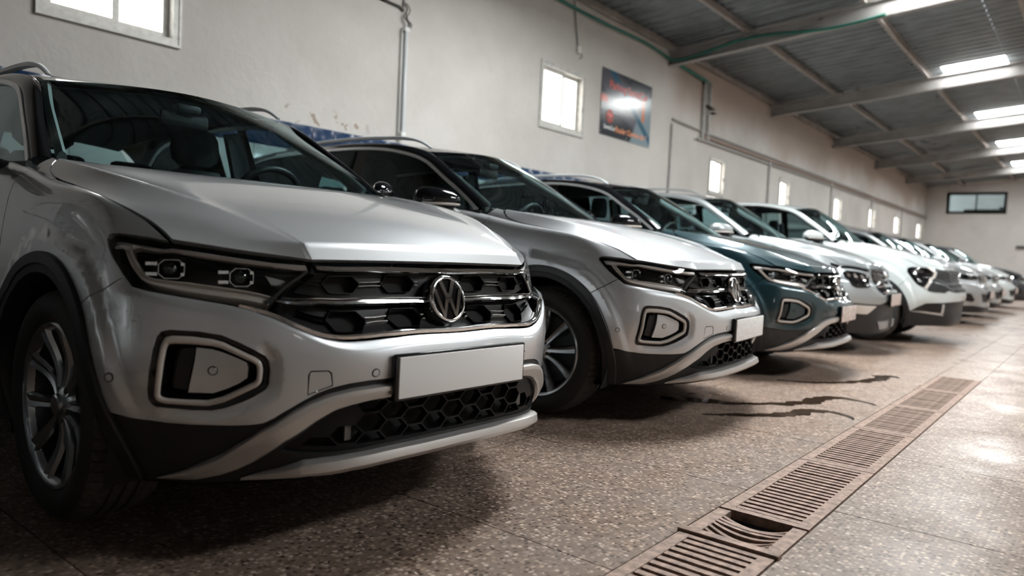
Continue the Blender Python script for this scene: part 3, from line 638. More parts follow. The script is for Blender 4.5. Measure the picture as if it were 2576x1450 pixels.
tube('cable_run', spl([(.05, 3, 4.34), (.05, 7, 4.33), (.06, 9.5, 4.30), (.07, 11.2, 4.27), (.09, 11.34, 4.25), (.5, 11.37, 4.26), (1.2, 11.37, 4.40), (1.9, 11.37, 4.42), (2.6, 11.37, 4.38), (3.4, 11.37, 4.46)], 90), .022, M['greencable'], gc, n=8, up=(.3, .2, 1)); tube('cable_run', [(.05, 11.6, 4.26), (.06, 12.9, 4.20)], .03, M['greencable'], gc, n=8)
def pipe(nm, pts, r, mat, label, grp=None, up=None): o = tube(nm, pts, r, M[mat], None, 8, up); tag(o, label, 'pipe', grp); return o
pipe('wall_pipe', [(XL + .04, 11.64, 3.30), (XL + .04, 12.9, 3.27), (XL + .04, YE - .05, 3.22)], .018, 'pvc', 'upper thin grey pipe along the long wall', 'pipes along the long wall', (1, 0, 0)); pipe('wall_pipe', [(XL + .04, 12.9, 3.19), (XL + .04, YE - .05, 3.16)], .022, 'copper', 'brown middle pipe along the long wall', 'pipes along the long wall', (1, 0, 0)); pipe('wall_pipe', [(XL + .05, 12.6, 3.11), (XL + .05, YE - .05, 3.10)], .018, 'pvc', 'lowest grey pipe along the long wall', 'pipes along the long wall', (1, 0, 0))
for k, y in enumerate((11.64, 16.5, 21.45, 26.1, 30.8)): pipe('drop_pipe', [(XL + .03, y, 3.22), (XL + .03, y - .02, .9)], .02 if k == 0 else .028, 'pvc' if k == 0 else 'pvc', ['thin drop pipe beside the poster', 'first drop pipe after the poster bay', 'second drop pipe after the poster bay', 'third drop pipe after the poster bay', 'last drop pipe before the end wall'][k], 'drop pipes on the long wall')
v_ = empty('valve_manifold', (XL, 12.95, 3.1)); tag(v_, 'pair of upright pipes with dark valve handles under the first rafter', 'pipework')
for y in (-.12, .12): tube('riser', [(.05, y, .0), (.05, y, 1.12)], .03, M['pvc'], v_)
tube('riser', [(.05, .0, .5), (.05, .0, 1.12)], .02, M['pvc'], v_); box('bracket', (.04, 0, 1.08), (.05, .34, .06), M['cable'], v_)
for z, y in ((.62, .1), (.55, .18), (.64, -.05)): box('valve_handle', (.10, y, z), (.10, .16, .03), M['cable'], v_, bev=.01)
box('wall_bracket', (-2.5, YE - .08, 2.0), (.35, .12, .09), M['cable']); tag(bpy.data.objects['wall_bracket'], 'small dark bracket low on the far end wall', 'bracket')
# poster
p_ = empty('poster', (XL, 9.33, 2.69)); tag(p_, 'dark glossy car-park poster with red and orange lettering on the long wall', 'poster')
def postermat():
    m, nt, N, L, b = _mat('poster_print_glare'); b.inputs['Roughness'].default_value = .16; tc = N.new('ShaderNodeTexCoord'); sp = N.new('ShaderNodeSeparateXYZ'); L.new(tc.outputs['Generated'], sp.inputs[0]); col = None
    def math_(op, a, c, d=None):
        q = N.new('ShaderNodeMath'); q.operation = op
        for i_, k in enumerate((a, c) if d is None else (a, c, d)):
            if hasattr(k, 'links'): L.new(k, q.inputs[i_])
            else: q.inputs[i_].default_value = k
        return q.outputs[0]
    def step(s, e, w=.02): q = N.new('ShaderNodeMapRange'); q.interpolation_type = 'SMOOTHSTEP'; L.new(s, q.inputs[0]); q.inputs[1].default_value = e - w; q.inputs[2].default_value = e + w; return q.outputs[0]
    U, Vv = sp.outputs[1], sp.outputs[2]; base = N.new('ShaderNodeRGB'); base.outputs[0].default_value = (.012, .016, .024, 1); c = base.outputs[0]
    def lay(c, f, rgb): x = N.new('ShaderNodeMix'); x.data_type = 'RGBA'; L.new(f, x.inputs[0]); L.new(c, x.inputs[6]); x.inputs[7].default_value = (*rgb, 1); return x.outputs[2]
    a = math_('MULTIPLY_ADD', U, .8, Vv)
    c = lay(c, math_('MULTIPLY', step(a, .72, .08), math_('SUBTRACT', 1.0, step(a, 1.25, .1))), (.09, .09, .11))
    c = lay(c, math_('MULTIPLY', math_('MULTIPLY', step(Vv, .40, .05), math_('SUBTRACT', 1.0, step(Vv, .60, .06))), .8), (.30, .30, .31))  # soft grey band: glare across the middle painted into the sheet colour
    c = lay(c, math_('MULTIPLY', step(math_('SUBTRACT', U, math_('MULTIPLY', Vv, .35)), .58, .03), math_('SUBTRACT', 1.0, step(Vv, .8, .05))), (.20, .27, .31))
    c = lay(c, math_('MULTIPLY', step(math_('ADD', U, math_('MULTIPLY', Vv, .9)), 1.02, .02), math_('SUBTRACT', 1.0, step(math_('ADD', U, math_('MULTIPLY', Vv, .9)), 1.14, .02))), (.02, .10, .16))
    c = lay(c, math_('MULTIPLY', math_('MULTIPLY', step(U, .80, .012), math_('SUBTRACT', 1.0, step(U, .86, .012))), math_('MULTIPLY', step(Vv, .38, .03), math_('SUBTRACT', 1.0, step(Vv, .72, .03)))), (.55, .16, .05))
    c = lay(c, math_('MULTIPLY', math_('SUBTRACT', 1.0, step(U, .12, .03)), math_('MULTIPLY', step(Vv, .5, .03), math_('SUBTRACT', 1.0, step(Vv, .6, .03)))), (.55, .10, .06))
    L.new(c, b.inputs['Base Color']); return m
box('poster_sheet', (.008, .775, .5), (.008, 1.55, 1.0), postermat(), p_)
def pm_(y, z): return Matrix(((0, 0, 1, .0125), (1, 0, 0, y), (0, 1, 0, z), (0, 0, 0, 1)))
red = pbr('red_print', (.62, .045, .02), .3); ora = pbr('orange_print', (.75, .22, .06), .3); whi = pbr('white_print', (.75, .75, .75), .3)
for bd, sz, y, z, mt, it in (('Parking SamiaCar', .17, .82, .78, red, False), ('SamiaCar', .085, .27, .13, whi, False), ('Rouler Comme du 6', .12, .93, .13, ora, True)):
    text_obj('lettering', bd, sz, pm_(y, z), mt, p_, .0004, it)
V, F = latheVF([(.075, .0), (.075, .002), (.098, .002), (.098, .0)], 40, 'x', (.0125, .27, .30)); mesh('logo_ring', V, F, red, p_); V, F = extrude2d([[(-.02, -.085), (.02, -.085), (.018, -.01), (.08, .015), (.05, .05), (-.05, .05), (-.08, .015), (-.018, -.01)]], 0, .002); V = np.asarray(V); mesh('logo_spoke', np.c_[V[:, 2] + .0125, V[:, 0] + .27, V[:, 1] + .30], F, red, p_, smooth=False)
for y in (.03, .78, 1.52):
    for z in (.03, .97): V, F = latheVF([(0, .006), (.008, .005), (.010, 0)], 12, 'x', (.012, y, z)); mesh('screw', V, F, M['chrome'], p_)
# ------------------------------------------------------------------ compact SUV
HL=[(1.071,.544),(1.067,.552),(1.019,.577),(.986,.594),(.922,.624),(.862,.643),(.845,.646),(.709,.644),(.622,.642),(.55,.643),(.459,.644),(.446,.64),(.442,.619),(.591,.46),(.605,.452),(.64,.446),(.684,.446),(.772,.45),(.874,.452),(.934,.456),(.963,.474),(1.001,.508),(1.046,.531)]
FOG=[(.843,.377),(.823,.381),(.8,.382),(.753,.384),(.7,.381),(.661,.37),(.624,.356),(.599,.343),(.59,.331),(.587,.308),(.589,.275),(.596,.263),(.622,.247),(.659,.229),(.696,.213),(.723,.205),(.767,.202),(.822,.204),(.849,.205),(.863,.213),(.871,.228),(.874,.254),(.872,.297),(.865,.344),(.856,.367)]
CREAM=[(.835,.366),(.819,.37),(.772,.372),(.726,.371),(.698,.367),(.661,.353),(.624,.338),(.609,.329),(.605,.312),(.607,.282),(.615,.271),(.66,.248),(.696,.229),(.732,.217),(.777,.216),(.832,.218),(.85,.224),(.857,.239),(.856,.272),(.852,.323),(.846,.353)]
FPAN=[(.764,.353),(.727,.351),(.699,.345),(.661,.331),(.644,.324),(.64,.311),(.642,.287),(.66,.274),(.688,.26),(.724,.245),(.78,.245),(.777,.269),(.772,.301),(.767,.33)]
DUCT=[(.804,.347),(.771,.351),(.774,.33),(.78,.293),(.785,.245),(.819,.249),(.818,.283),(.813,.325)]
CLAD=[(.965,.183),(.924,.178),(.879,.169),(.821,.164),(.765,.164),(.709,.168),(.655,.173),(.618,.178),(.598,.182),(.572,.195),(.548,.21),(.494,.239),(.469,.252),(.443,.262),(.42,.268),(.39,.274),(.334,.28),(.276,.282),(.1,.284),(0,.284)]
STT=[(.835,.002),(.76,.033),(.679,.082),(.641,.122),(.604,.161),(.532,.208),(.488,.23),(.441,.247),(.387,.257),(.362,.26),(.268,.266),(.1,.268),(0,.268)]
STB=[(.83,.0),(.73,.006),(.67,.024),(.631,.042),(.6,.066),(.539,.132),(.466,.18),(.417,.204),(.378,.213),(.323,.222),(.253,.227),(.1,.23),(0,.23)]
SKT=[(.62,.012),(.539,.049),(.49,.08),(.442,.089),(.37,.095),(.275,.098),(.151,.098),(0,.099)]
SKB=[(.62,.004),(.582,.01),(.465,.044),(.365,.056),(.27,.058),(.144,.058),(0,.06)]
GRL=[(.66,.441),(.61,.439),(.538,.439),(.48,.445),(.424,.453),(.343,.457),(.276,.456),(.228,.453),(.03,.452),(0,.452)]
TOW=[(.494,.248),(.496,.299),(.491,.31),(.449,.312),(.441,.306),(.434,.27)]
DRLI=[(.939,.575),(.913,.551),(.897,.527),(.881,.506),(.858,.502),(.764,.512),(.675,.510),(.551,.512)]
DRLO=[(.977,.561),(.955,.543),(.931,.512),(.909,.487),(.881,.479),(.864,.477),(.77,.472),(.682,.468),(.588,.474)]
HTT=[(1.038,.552),(1.0,.571),(.95,.592),(.894,.613),(.812,.628),(.718,.626),(.628,.624),(.552,.627),(.461,.636)]
HTB=[(.988,.557),(.947,.572),(.919,.594),(.88,.604),(.803,.614),(.723,.609),(.632,.607),(.553,.612),(.455,.617)]
def mir(L): L = np.asarray(L, float); return np.concatenate([L, (L * [-1, 1])[::-1][1:]])
E2 = [(-.534,-.737,1.058),(-.69,-.70,1.165),(-.86,-.662,1.266),(-1.03,-.627,1.365),(-1.2,-.608,1.415),(-1.383,-.597,1.446),(-1.558,-.593,1.459),(-1.883,-.592,1.46),(-2.3,-.60,1.44),(-2.68,-.62,1.37),(-2.90,-.645,1.22)]
E1 = [(-.467,-.689,1.072),(-.66,-.652,1.197),(-.85,-.605,1.318),(-1.05,-.56,1.425),(-1.2,-.548,1.463),(-1.4,-.542,1.487),(-1.7,-.54,1.50),(-2.1,-.533,1.495),(-2.45,-.522,1.48),(-2.75,-.51,1.455),(-2.98,-.50,1.42)]
def archpts(sk, r, a0, a1, n, cx=AC[0], t0=1.35):
    a = np.radians(np.linspace(a0, a1, n)); x, z = cx + r * np.cos(a), AC[1] + r * np.sin(a)
    return inv_xz(sk, x, z, t0 - (x if cx > -1 else x - cx) * .98, np.full(n, .3))
def greenhouse(root, st):
    """roof, pillars, glass, mirrors, rails, interior"""
    w = st.get('warp') or (lambda p: p)
    W_ = lambda L: w(np.array(L, float))
    roofm = M[st['roof']]; rp = st.get('roofpaint')
    cols = [[(-.467,-.689,1.072),(-.665,-.654,1.195),(-.86,-.608,1.31),(-1.05,-.56,1.425)], [(-.42,-.38,1.062),(-.60,-.36,1.213),(-.79,-.325,1.345),(-.985,-.29,1.452)], [(-.40,0,1.056),(-.575,0,1.218),(-.765,0,1.354),(-.955,0,1.464)]]
    cols = [W_(c) for c in cols]; cols += [flipY(c) for c in cols[:2][::-1]]
    o = loft('windshield', cols, M['glass'], root, n=20, m=24); 
    Q = W_([(-.467,-.689,1.072),(-.42,-.38,1.062),(-.40,0,1.056)]); Q = np.concatenate([Q, flipY(Q[:2][::-1])]); q = spl(Q, 30)
    hr = W_([(-.40,-.70,1.06),(-.345,-.53,1.054),(-.28,-.27,1.046),(-.25,0,1.042)]); hr = spl(np.concatenate([hr, flipY(hr[:3][::-1])]), 30)
    loft('cowl', [hr, hr * .5 + q * .5 - [0, 0, .012], q + [-.01, 0, .004]], M['black'], root, n=30)
    # roof skin
    rc = [(-.955,0,1.464),(-1.15,0,1.497),(-1.4,0,1.522),(-1.7,0,1.532),(-2.1,0,1.527),(-2.45,0,1.513),(-2.75,0,1.488),(-3.0,0,1.455)]
    re = [(-1.05,-.56,1.425),(-1.2,-.548,1.463),(-1.4,-.542,1.487),(-1.7,-.54,1.50),(-2.1,-.533,1.495),(-2.45,-.522,1.48),(-2.75,-.51,1.455),(-2.98,-.50,1.42)]
    rm = [tuple(np.array(a) * .5 + np.array(b) * .5 + [.014 if i == 0 else 0, 0, .008]) for i, (a, b) in enumerate(zip(rc, re))]
    R = [W_(c) for c in (re, rm, rc)]; R += [flipY(c) for c in R[:2][::-1]]
    o = loft('roof', R, roofm, root, n=40, m=28); 
    if rp: paintslot(o, rp)
    loft('headliner', [c - [0, 0, .03] for c in R], M['headliner'], root, n=20, m=10)
    # pillar and cant rail
    a, b = W_(E1), W_(E2); a2, b2 = spl(a, 60), spl(b, 60); mid = a2 * .5 + b2 * .5; d = np.cross(np.gradient(mid, axis=0), b2 - a2); d /= np.linalg.norm(d, axis=1)[:, None]
    d *= np.where(d[:, 1] > 0, -1, 1)[:, None]; bul = .016
    for o in loft('pillar_rail', [a2 - d * .004, a2 * .8 + b2 * .2 + d * bul * .8, mid + d * bul, a2 * .2 + b2 * .8 + d * bul * .7, b2 - d * .004], roofm if rp is None else M[st['roof']], root, n=60, m=12, far=True):
        if rp: paintslot(o, rp)
    for s in (1, -1):   # light inner pillar lining
        c = spl(W_([(-.53,-.64,1.08),(-.74,-.60,1.21),(-.92,-.56,1.31),(-1.09,-.515,1.41)]), 14) * [1, s, 1]
        sweep('pillar_lining', c, circ(.016, 8, .03), M['trimgrey'], root)
    # chrome window trim, glass
    if st.get('trim', True):
        for s in (1, -1):
            P = spl(b, 70) * [1, s, 1]; sweep('window_trim', P, [(-.011, -.004), (.011, -.004), (.009, .006), (-.009, .006)], M[st.get('trimmat', 'trimchrome')], root, up=np.array([0, -s, .36]))
    top = spl(b[:8], 50); belt = lambda X: np.interp(-X, [.53, 1.2, 2.1, 2.9], [1.045, 1.075, 1.10, 1.13])
    def glasspoly(x0, x1, slope=0.0):
        T = top[(top[:, 0] <= x0) & (top[:, 0] >= x1)]; T = T + [0, .004, -.008]
        zb = np.array([w(np.array([[t[0], -.74, belt(t[0])]]))[0, 2] for t in T]); Bm = np.c_[T[:, 0], T[:, 1] - np.maximum(T[:, 2] - zb, 0) * .36, np.minimum(zb, T[:, 2])]
        return T, Bm
    for nm, x0, x1 in (('side_window', -.54, -1.53), ('side_window', -1.62, -2.25)):
        T, Bm = glasspoly(x0, x1); loft(nm, [T, (T + Bm) / 2 + [0, -.006, 0], Bm], M['sideglass'], root, n=24, m=6, far=True)
    T, Bm = glasspoly(-1.515, -1.64); loft('door_pillar', [T + [0, -.003, 0], Bm + [0, -.003, 0]], M['blackgloss'], root, n=8, far=True)
    r0 = spl(b[7:], 20); zb = 1.115; Bm = np.c_[r0[:, 0], r0[:, 1] - np.maximum(r0[:, 2] - zb, 0) * .36, np.minimum(r0[:, 2], zb)]
    loft('quarter_panel', [r0, Bm], roofm if rp is None else M[st['roof']], root, n=20, far=True)
    # tailgate
    rr = [(-2.98,-.50,1.42),(-3.0,-.25,1.447),(-3.0,0,1.455)]; rr = np.concatenate([W_(rr), flipY(W_(rr)[:2][::-1])]); rb = [(-2.93,-.66,1.14),(-3.02,-.4,1.15),(-3.04,0,1.16)]; rb = np.concatenate([W_(rb), flipY(W_(rb)[:2][::-1])])
    loft('rear_window', [rr, rb], M['glass'], root, n=20)
    # belt seal between glass and doors
    for s in (1, -1):
        X = np.linspace(-.5, -2.85, 30); P = np.array([(x, s * -.745, w(np.array([[x, -.745, np.interp(-x, [.5, 1.2, 2.1, 2.85], [1.05, 1.075, 1.10, 1.135])]]))[0, 2]) for x in X])
        sweep('belt_seal', P, [(-.012, -.012), (.012, -.012), (.008, .008), (-.008, .008)], M['black'], root)
    # roof rails
    if st.get('rails', True):
        for s in (1, -1):
            P = spl(W_([(-1.07,-.515,1.455),(-1.13,-.515,1.487),(-1.24,-.515,1.518),(-1.42,-.515,1.534),(-1.75,-.512,1.541),(-2.15,-.505,1.528),(-2.4,-.50,1.50),(-2.52,-.50,1.458)]), 46) * [1, s, 1]
            sweep('roof_rail', P, [(-.016, -.010), (.016, -.010), (.014, .006), (.006, .011), (-.006, .011), (-.014, .006)], M[st.get('railmat', 'railsilver')], root, scale=np.r_[np.linspace(.5, 1, 8), np.ones(32), np.linspace(1, .5, 6)])
    # mirrors
    for s in (1, -1):
        mr = empty('mirror', parent=root); cx, cy, cz = w(np.array([[-.69, -.895, 1.105]]))[0]; U = np.linspace(0, math.pi, 15); Vv = np.linspace(0, 2 * math.pi, 25)[:-1]; rings = []
        def ell(z0, z1, k=1.0, dx=0):
            R = []
            for u in np.linspace(-1, 1, 13):
                yy = cy + u * .105; f = (1 - abs(u) ** 2.6) ** .42 * (.86 - .14 * u) + .02
                R.append(np.array([(cx + dx + k * f * .075 * math.cos(a) * (1.1 if math.cos(a) > 0 else .75) + .065 * u - .01, yy, cz + np.clip(k * f * .074 * math.sin(a), z0, z1)) for a in Vv]) * [1, s, 1])
            return ringsVF(R if s > 0 else R[::-1])
        V, F = ell(-.024, .2); mesh('mirror_cap', V, F, M['blackpaint'] if not st.get('mirrorpaint') else M[st['roof'] if st.get('roofpaint') else 'blackpaint'], mr, sharp=50)
        if st.get('mirrorpaint'): paintslot(mr.children[-1], st['mirrorpaint'])
        V, F = ell(-.07, -.026, .97); mesh('mirror_base', V, F, M['black'], mr, sharp=50)
        P = np.array([(cx + .064 + .065 * u - .035 * abs(u) ** 3, cy + u * .098, cz - .026) for u in np.linspace(-.98, .7, 12)]) * [1, s, 1]
        sweep('turn_signal', P, circ(.007, 8), M['led'], mr)
        P = np.array([(cx - .0, cy + .09, cz - .05), (cx + .03, cy + .14, cz - .068), (cx + .08, cy + .19, cz - .07)]) * [1, s, 1]
        sweep('mirror_arm', spl(P, 8), circ(.05, 10, .026), M['black'], mr)
    # interior
    dash = W_([(-.47,-.62,1.03),(-.44,-.3,1.035),(-.42,0,1.03)]); dash = np.concatenate([dash, flipY(dash[:2][::-1])]); d2 = dash + [-.30, 0, .0]; d3 = dash + [-.40, 0, -.14]
    loft('dashboard', [dash - [0, 0, .02], d2, d3, d3 - [.02, 0, .25]], M['dash'], root, n=24, m=14)
    sw = empty('steering_wheel', parent=root); c = w(np.array([[-.90, .36, 1.0]]))[0]; ang = np.linspace(0, 2 * math.pi, 33)[:-1]; ax = np.array((.42, 0, .9)); ex = np.array((0, 1, 0)); ey = np.array((-.9, 0, .42))
    ey = np.array((.35, 0, .94)); tube('rim', [c + .185 * (math.cos(a) * ex + math.sin(a) * ey) for a in ang], .016, M['black'], sw, n=8, up=(1, 0, -.35), closed=True)
    box('hub', c + np.array((.02, 0, -.01)), (.06, .16, .12), M['black'], sw, bev=.02)
    for y in (-.36, .36):
        se = empty('seat', parent=root); c = w(np.array([[-1.35, y, .45]]))[0]
        bk = np.array([(c[0] - .12 - .14 * u, 0, c[2] + .12 + .62 * u) for u in np.linspace(0, 1, 9)]); wd = np.array([.24, .25, .255, .255, .25, .24, .22, .19, .12])
        R = [np.array([(p[0] + .07 * math.sin(a), c[1] + q * np.sign(math.cos(a)) * abs(math.cos(a)) ** .5, p[2]) for a in np.linspace(0, 2 * math.pi, 21)[:-1]]) for p, q in zip(bk, wd)]
        V, F = ringsVF(R); mesh('backrest', V, F, M['seat'], se, sharp=60)
        box('cushion', c + np.array((.12, 0, .0)), (.52, .5, .18), M['seat'], se, bev=.06)
        h = np.array([(c[0] - .275, 0, c[2] + u) for u in (.77, .80, .86, .92, .955, .965)]); hw = [.09, .125, .135, .125, .10, .05]
        R = [np.array([(p[0] + .045 * math.sin(a), c[1] + q * np.sign(math.cos(a)) * abs(math.cos(a)) ** .6, p[2]) for a in np.linspace(0, 2 * math.pi, 21)[:-1]]) for p, q in zip(h, hw)]
        V, F = ringsVF(R); mesh('headrest', V, F, M['seat'], se, sharp=60)
    rb = empty('rear_bench', parent=root); c = w(np.array([[-2.25, 0, .50]]))[0]
    box('backrest', c + np.array((-.22, 0, .30)), (.16, 1.16, .62), M['seat'], rb, bev=.05); box('cushion', c, (.5, 1.16, .18), M['seat'], rb, bev=.05)
    for y in (-.38, 0, .38): box('headrest', c + np.array((-.24, y, .70)), (.09, .24, .16), M['seat'], rb, bev=.035)
    c = w(np.array([[-1.0, 0, 1.355]]))[0]; box('rear_view_mirror', c, (.03, .22, .065), M['black'], root, bev=.015)
    box('sensor_housing', c + np.array((.02, 0, .045)), (.07, .11, .04), M['black'], root, bev=.015)
    box('cabin_floor', w(np.array([[-1.65, 0, .30]]))[0], (2.3, 1.40, .08), M['deep'], root)
    box('parcel_shelf', w(np.array([[-2.75, 0, 1.02]]))[0], (.45, 1.2, .03), M['dash'], root)
    for s in (1, -1):
        p = w(np.array([[-1.57, -.62 * s, 1.22]]))[0]; P = np.array([(p[0] + .04, p[1] - s * .06, .70), (p[0], p[1], 1.1), (p[0] - .01, p[1] + s * .07, 1.42)]); sweep('centre_pillar', spl(P, 8), [(-.05, -.02), (.05, -.02), (.05, .02), (-.05, .02)], M['dash'], root, up=(1, 0, 0))
def body_sides(root, sk, st, hoodsk):
    """hood, fenders, doors, tail, arches, sills"""
    pm = M[st['paint']]; pk = 'body'
    P_ = lambda r: [paintslot(o, pk) for o in (r if isinstance(r, tuple) else (r,))]
    hood = [(.008,.012),(.13,.006),(.26,.004),(.42,.004),(.9,.004),(1.38,.004),(1.54,.004),(1.67,.006),(1.792,.012),(1.795,.3),(1.795,.78),(1.78,.84),(1.72,.89),(1.62,.925),(1.53,.94),(.9,.945),(.27,.94),(.18,.925),(.08,.89),(.02,.84),(.005,.78),(.005,.3)]
    cr = [[(.26, .004), (.26, .945)], [(.42, .004), (.42, .945)], [(1.38, .004), (1.38, .945)], [(1.54, .004), (1.54, .945)], [(.0, .045), (1.8, .045)]]
    P_(panel('hood', hoodsk, [hood], pm, root, h=.020, lip=.014, creases=cr))
    tip = [(-.02,.80),(.012,.845),(.075,.898),(.175,.934),(.235,.95),(.25,.985),(-.02,.99)]
    for q in (tip, [(1.8 - k, f) for k, f in tip]): P_(panel('fender_tip', hoodsk, [q], pm, root, h=.02, off=-.002, lip=.01))
    a = archpts(sk, .424, 45.6, 189, 40)
    hl = st['hl_outer']
    fen = list(map(tuple, hl)) + [(.86,.646),(1.1,.646),(1.4,.646),(1.70,.646),(1.775,.646),(1.80,.573),(1.829,.53),(1.86,.48),(1.87,.42),(1.86,.34)]
    a = a[::-1]
    k = [i for i in range(len(a)) if a[i][0] < 1.855]
    fen += [(1.855, a[k[0]][1] - .0)] + [tuple(a[i]) for i in k]
    P_(panel('fender', sk, [fen], pm, root, h=.017, lip=.014, creases=[[(1.0, .58), (1.8, .58)], [(1.0, .43), (1.86, .43)]], far=True))
    def band(nm, t0, t1, v0, v1, mat, h=.04, **kw): return panel(nm, sk, [[(t0, v0), (t1, v0), (t1, v1), (t0, v1)]], mat, root, h=h, far=True, **kw)
    dl = [(1.806,.573),(1.835,.53),(1.866,.48),(1.876,.42),(1.866,.34),(1.862,.2),(1.862,.15),(2.86,.15),(2.87,.4),(2.84,.646),(1.781,.646)]
    P_(panel('front_door', sk, [dl], pm, root, h=.04, far=True, creases=[[(1.8, .58), (2.8, .58)]]))
    ra = archpts(sk, .424, 60, 185, 26, cx=AC[0] - 2.5, t0=3.92); rd = [(2.867,.15),(3.47,.15)]; rd = [(2.867,.15)] + [tuple(q) for q in ra[::-1] if q[0] < 3.70 and q[1] > .15 and q[0] < 3.6][:0]
    P_(panel('rear_door', sk, [[(2.867,.15),(3.46,.15),(3.49,.24),(3.56,.34),(3.62,.43),(3.66,.52),(3.66,.646),(2.847,.646),(2.877,.4)]], pm, root, h=.045, far=True))
    ra = archpts(sk, .424, -10, 185, 40, cx=AC[0] - 2.5, t0=3.92)
    q = [(3.667,.52),(3.625,.425)] + [tuple(p) for p in ra[::-1] if p[0] > 3.62 and p[1] > .10] + [(4.75,.10),(4.75,.646),(3.667,.646)]
    P_(panel('rear_quarter', sk, [q], pm, root, h=.05, far=True))
    P_(panel('tailgate', sk, [[(4.755,.18),(5.2,.18),(5.645,.18),(5.645,.646),(5.2,.646),(4.755,.646)]], pm, root, h=.06) if False else loft('tailgate', [np.concatenate([sk.p(np.linspace(4.755, 5.2, 8), np.full(8, v)), flipY(sk.p(np.linspace(4.755, 5.2, 8), np.full(8, v)))[::-1][1:]]) for v in (.02, .1, .2, .3, .45, .55, .65)], pm, root, n=30, m=20))
    band('sill', 1.80, 3.52, -.01, .145, M['black'])
    for nm, cx, t0 in (('arch_trim', AC[0], 1.35), ('arch_trim', AC[0] - 2.5, 3.92)):
        A = archpts(sk, .424, -20 if cx > -1 else -12, 196, 60, cx, t0); B = archpts(sk, .362, -22 if cx > -1 else -12, 198, 60, cx, t0)
        ribbon(nm, sk, A, B, [(0, -.006), (.0, .006), (.06, .011), (.55, .010), (.62, .006), (.95, .004), (1, -.004), (1, -.05)], M['black'], root, n=70, far=True)
        for s in (1, -1):   # wheel housing
            an = np.radians(np.linspace(-25, 205, 30)); R = [np.array([(cx + .395 * math.cos(t), s * y, AC[1] + .395 * math.sin(t)) for t in an]) for y in (-.81, -.62, -.44)]
            V = np.concatenate(R); n = len(an); F = [(i * n + j, i * n + j + 1, (i + 1) * n + j + 1, (i + 1) * n + j) for i in range(2) for j in range(n - 1)]
            F.append(tuple(range(2 * n, 3 * n))); mesh('wheel_housing', V, F, M['deep'], root, smooth=True, sharp=50)
    box('underbody', (-1.28, 0, .235), (3.3, 1.0, .07), M['deep'], root)
    if st.get('handles', True):
        for s in (1, -1):
            for x in (-1.33, -2.12):
                P = np.array([(x + .10, -.835, .945), (x + .07, -.858, .95), (x - .07, -.858, .952), (x - .10, -.835, .95)]) * [1, s, 1]; sweep('door_handle', spl(P, 12), circ(.011, 8, .016), pm, root); paintslot(root.children[-1], pk)
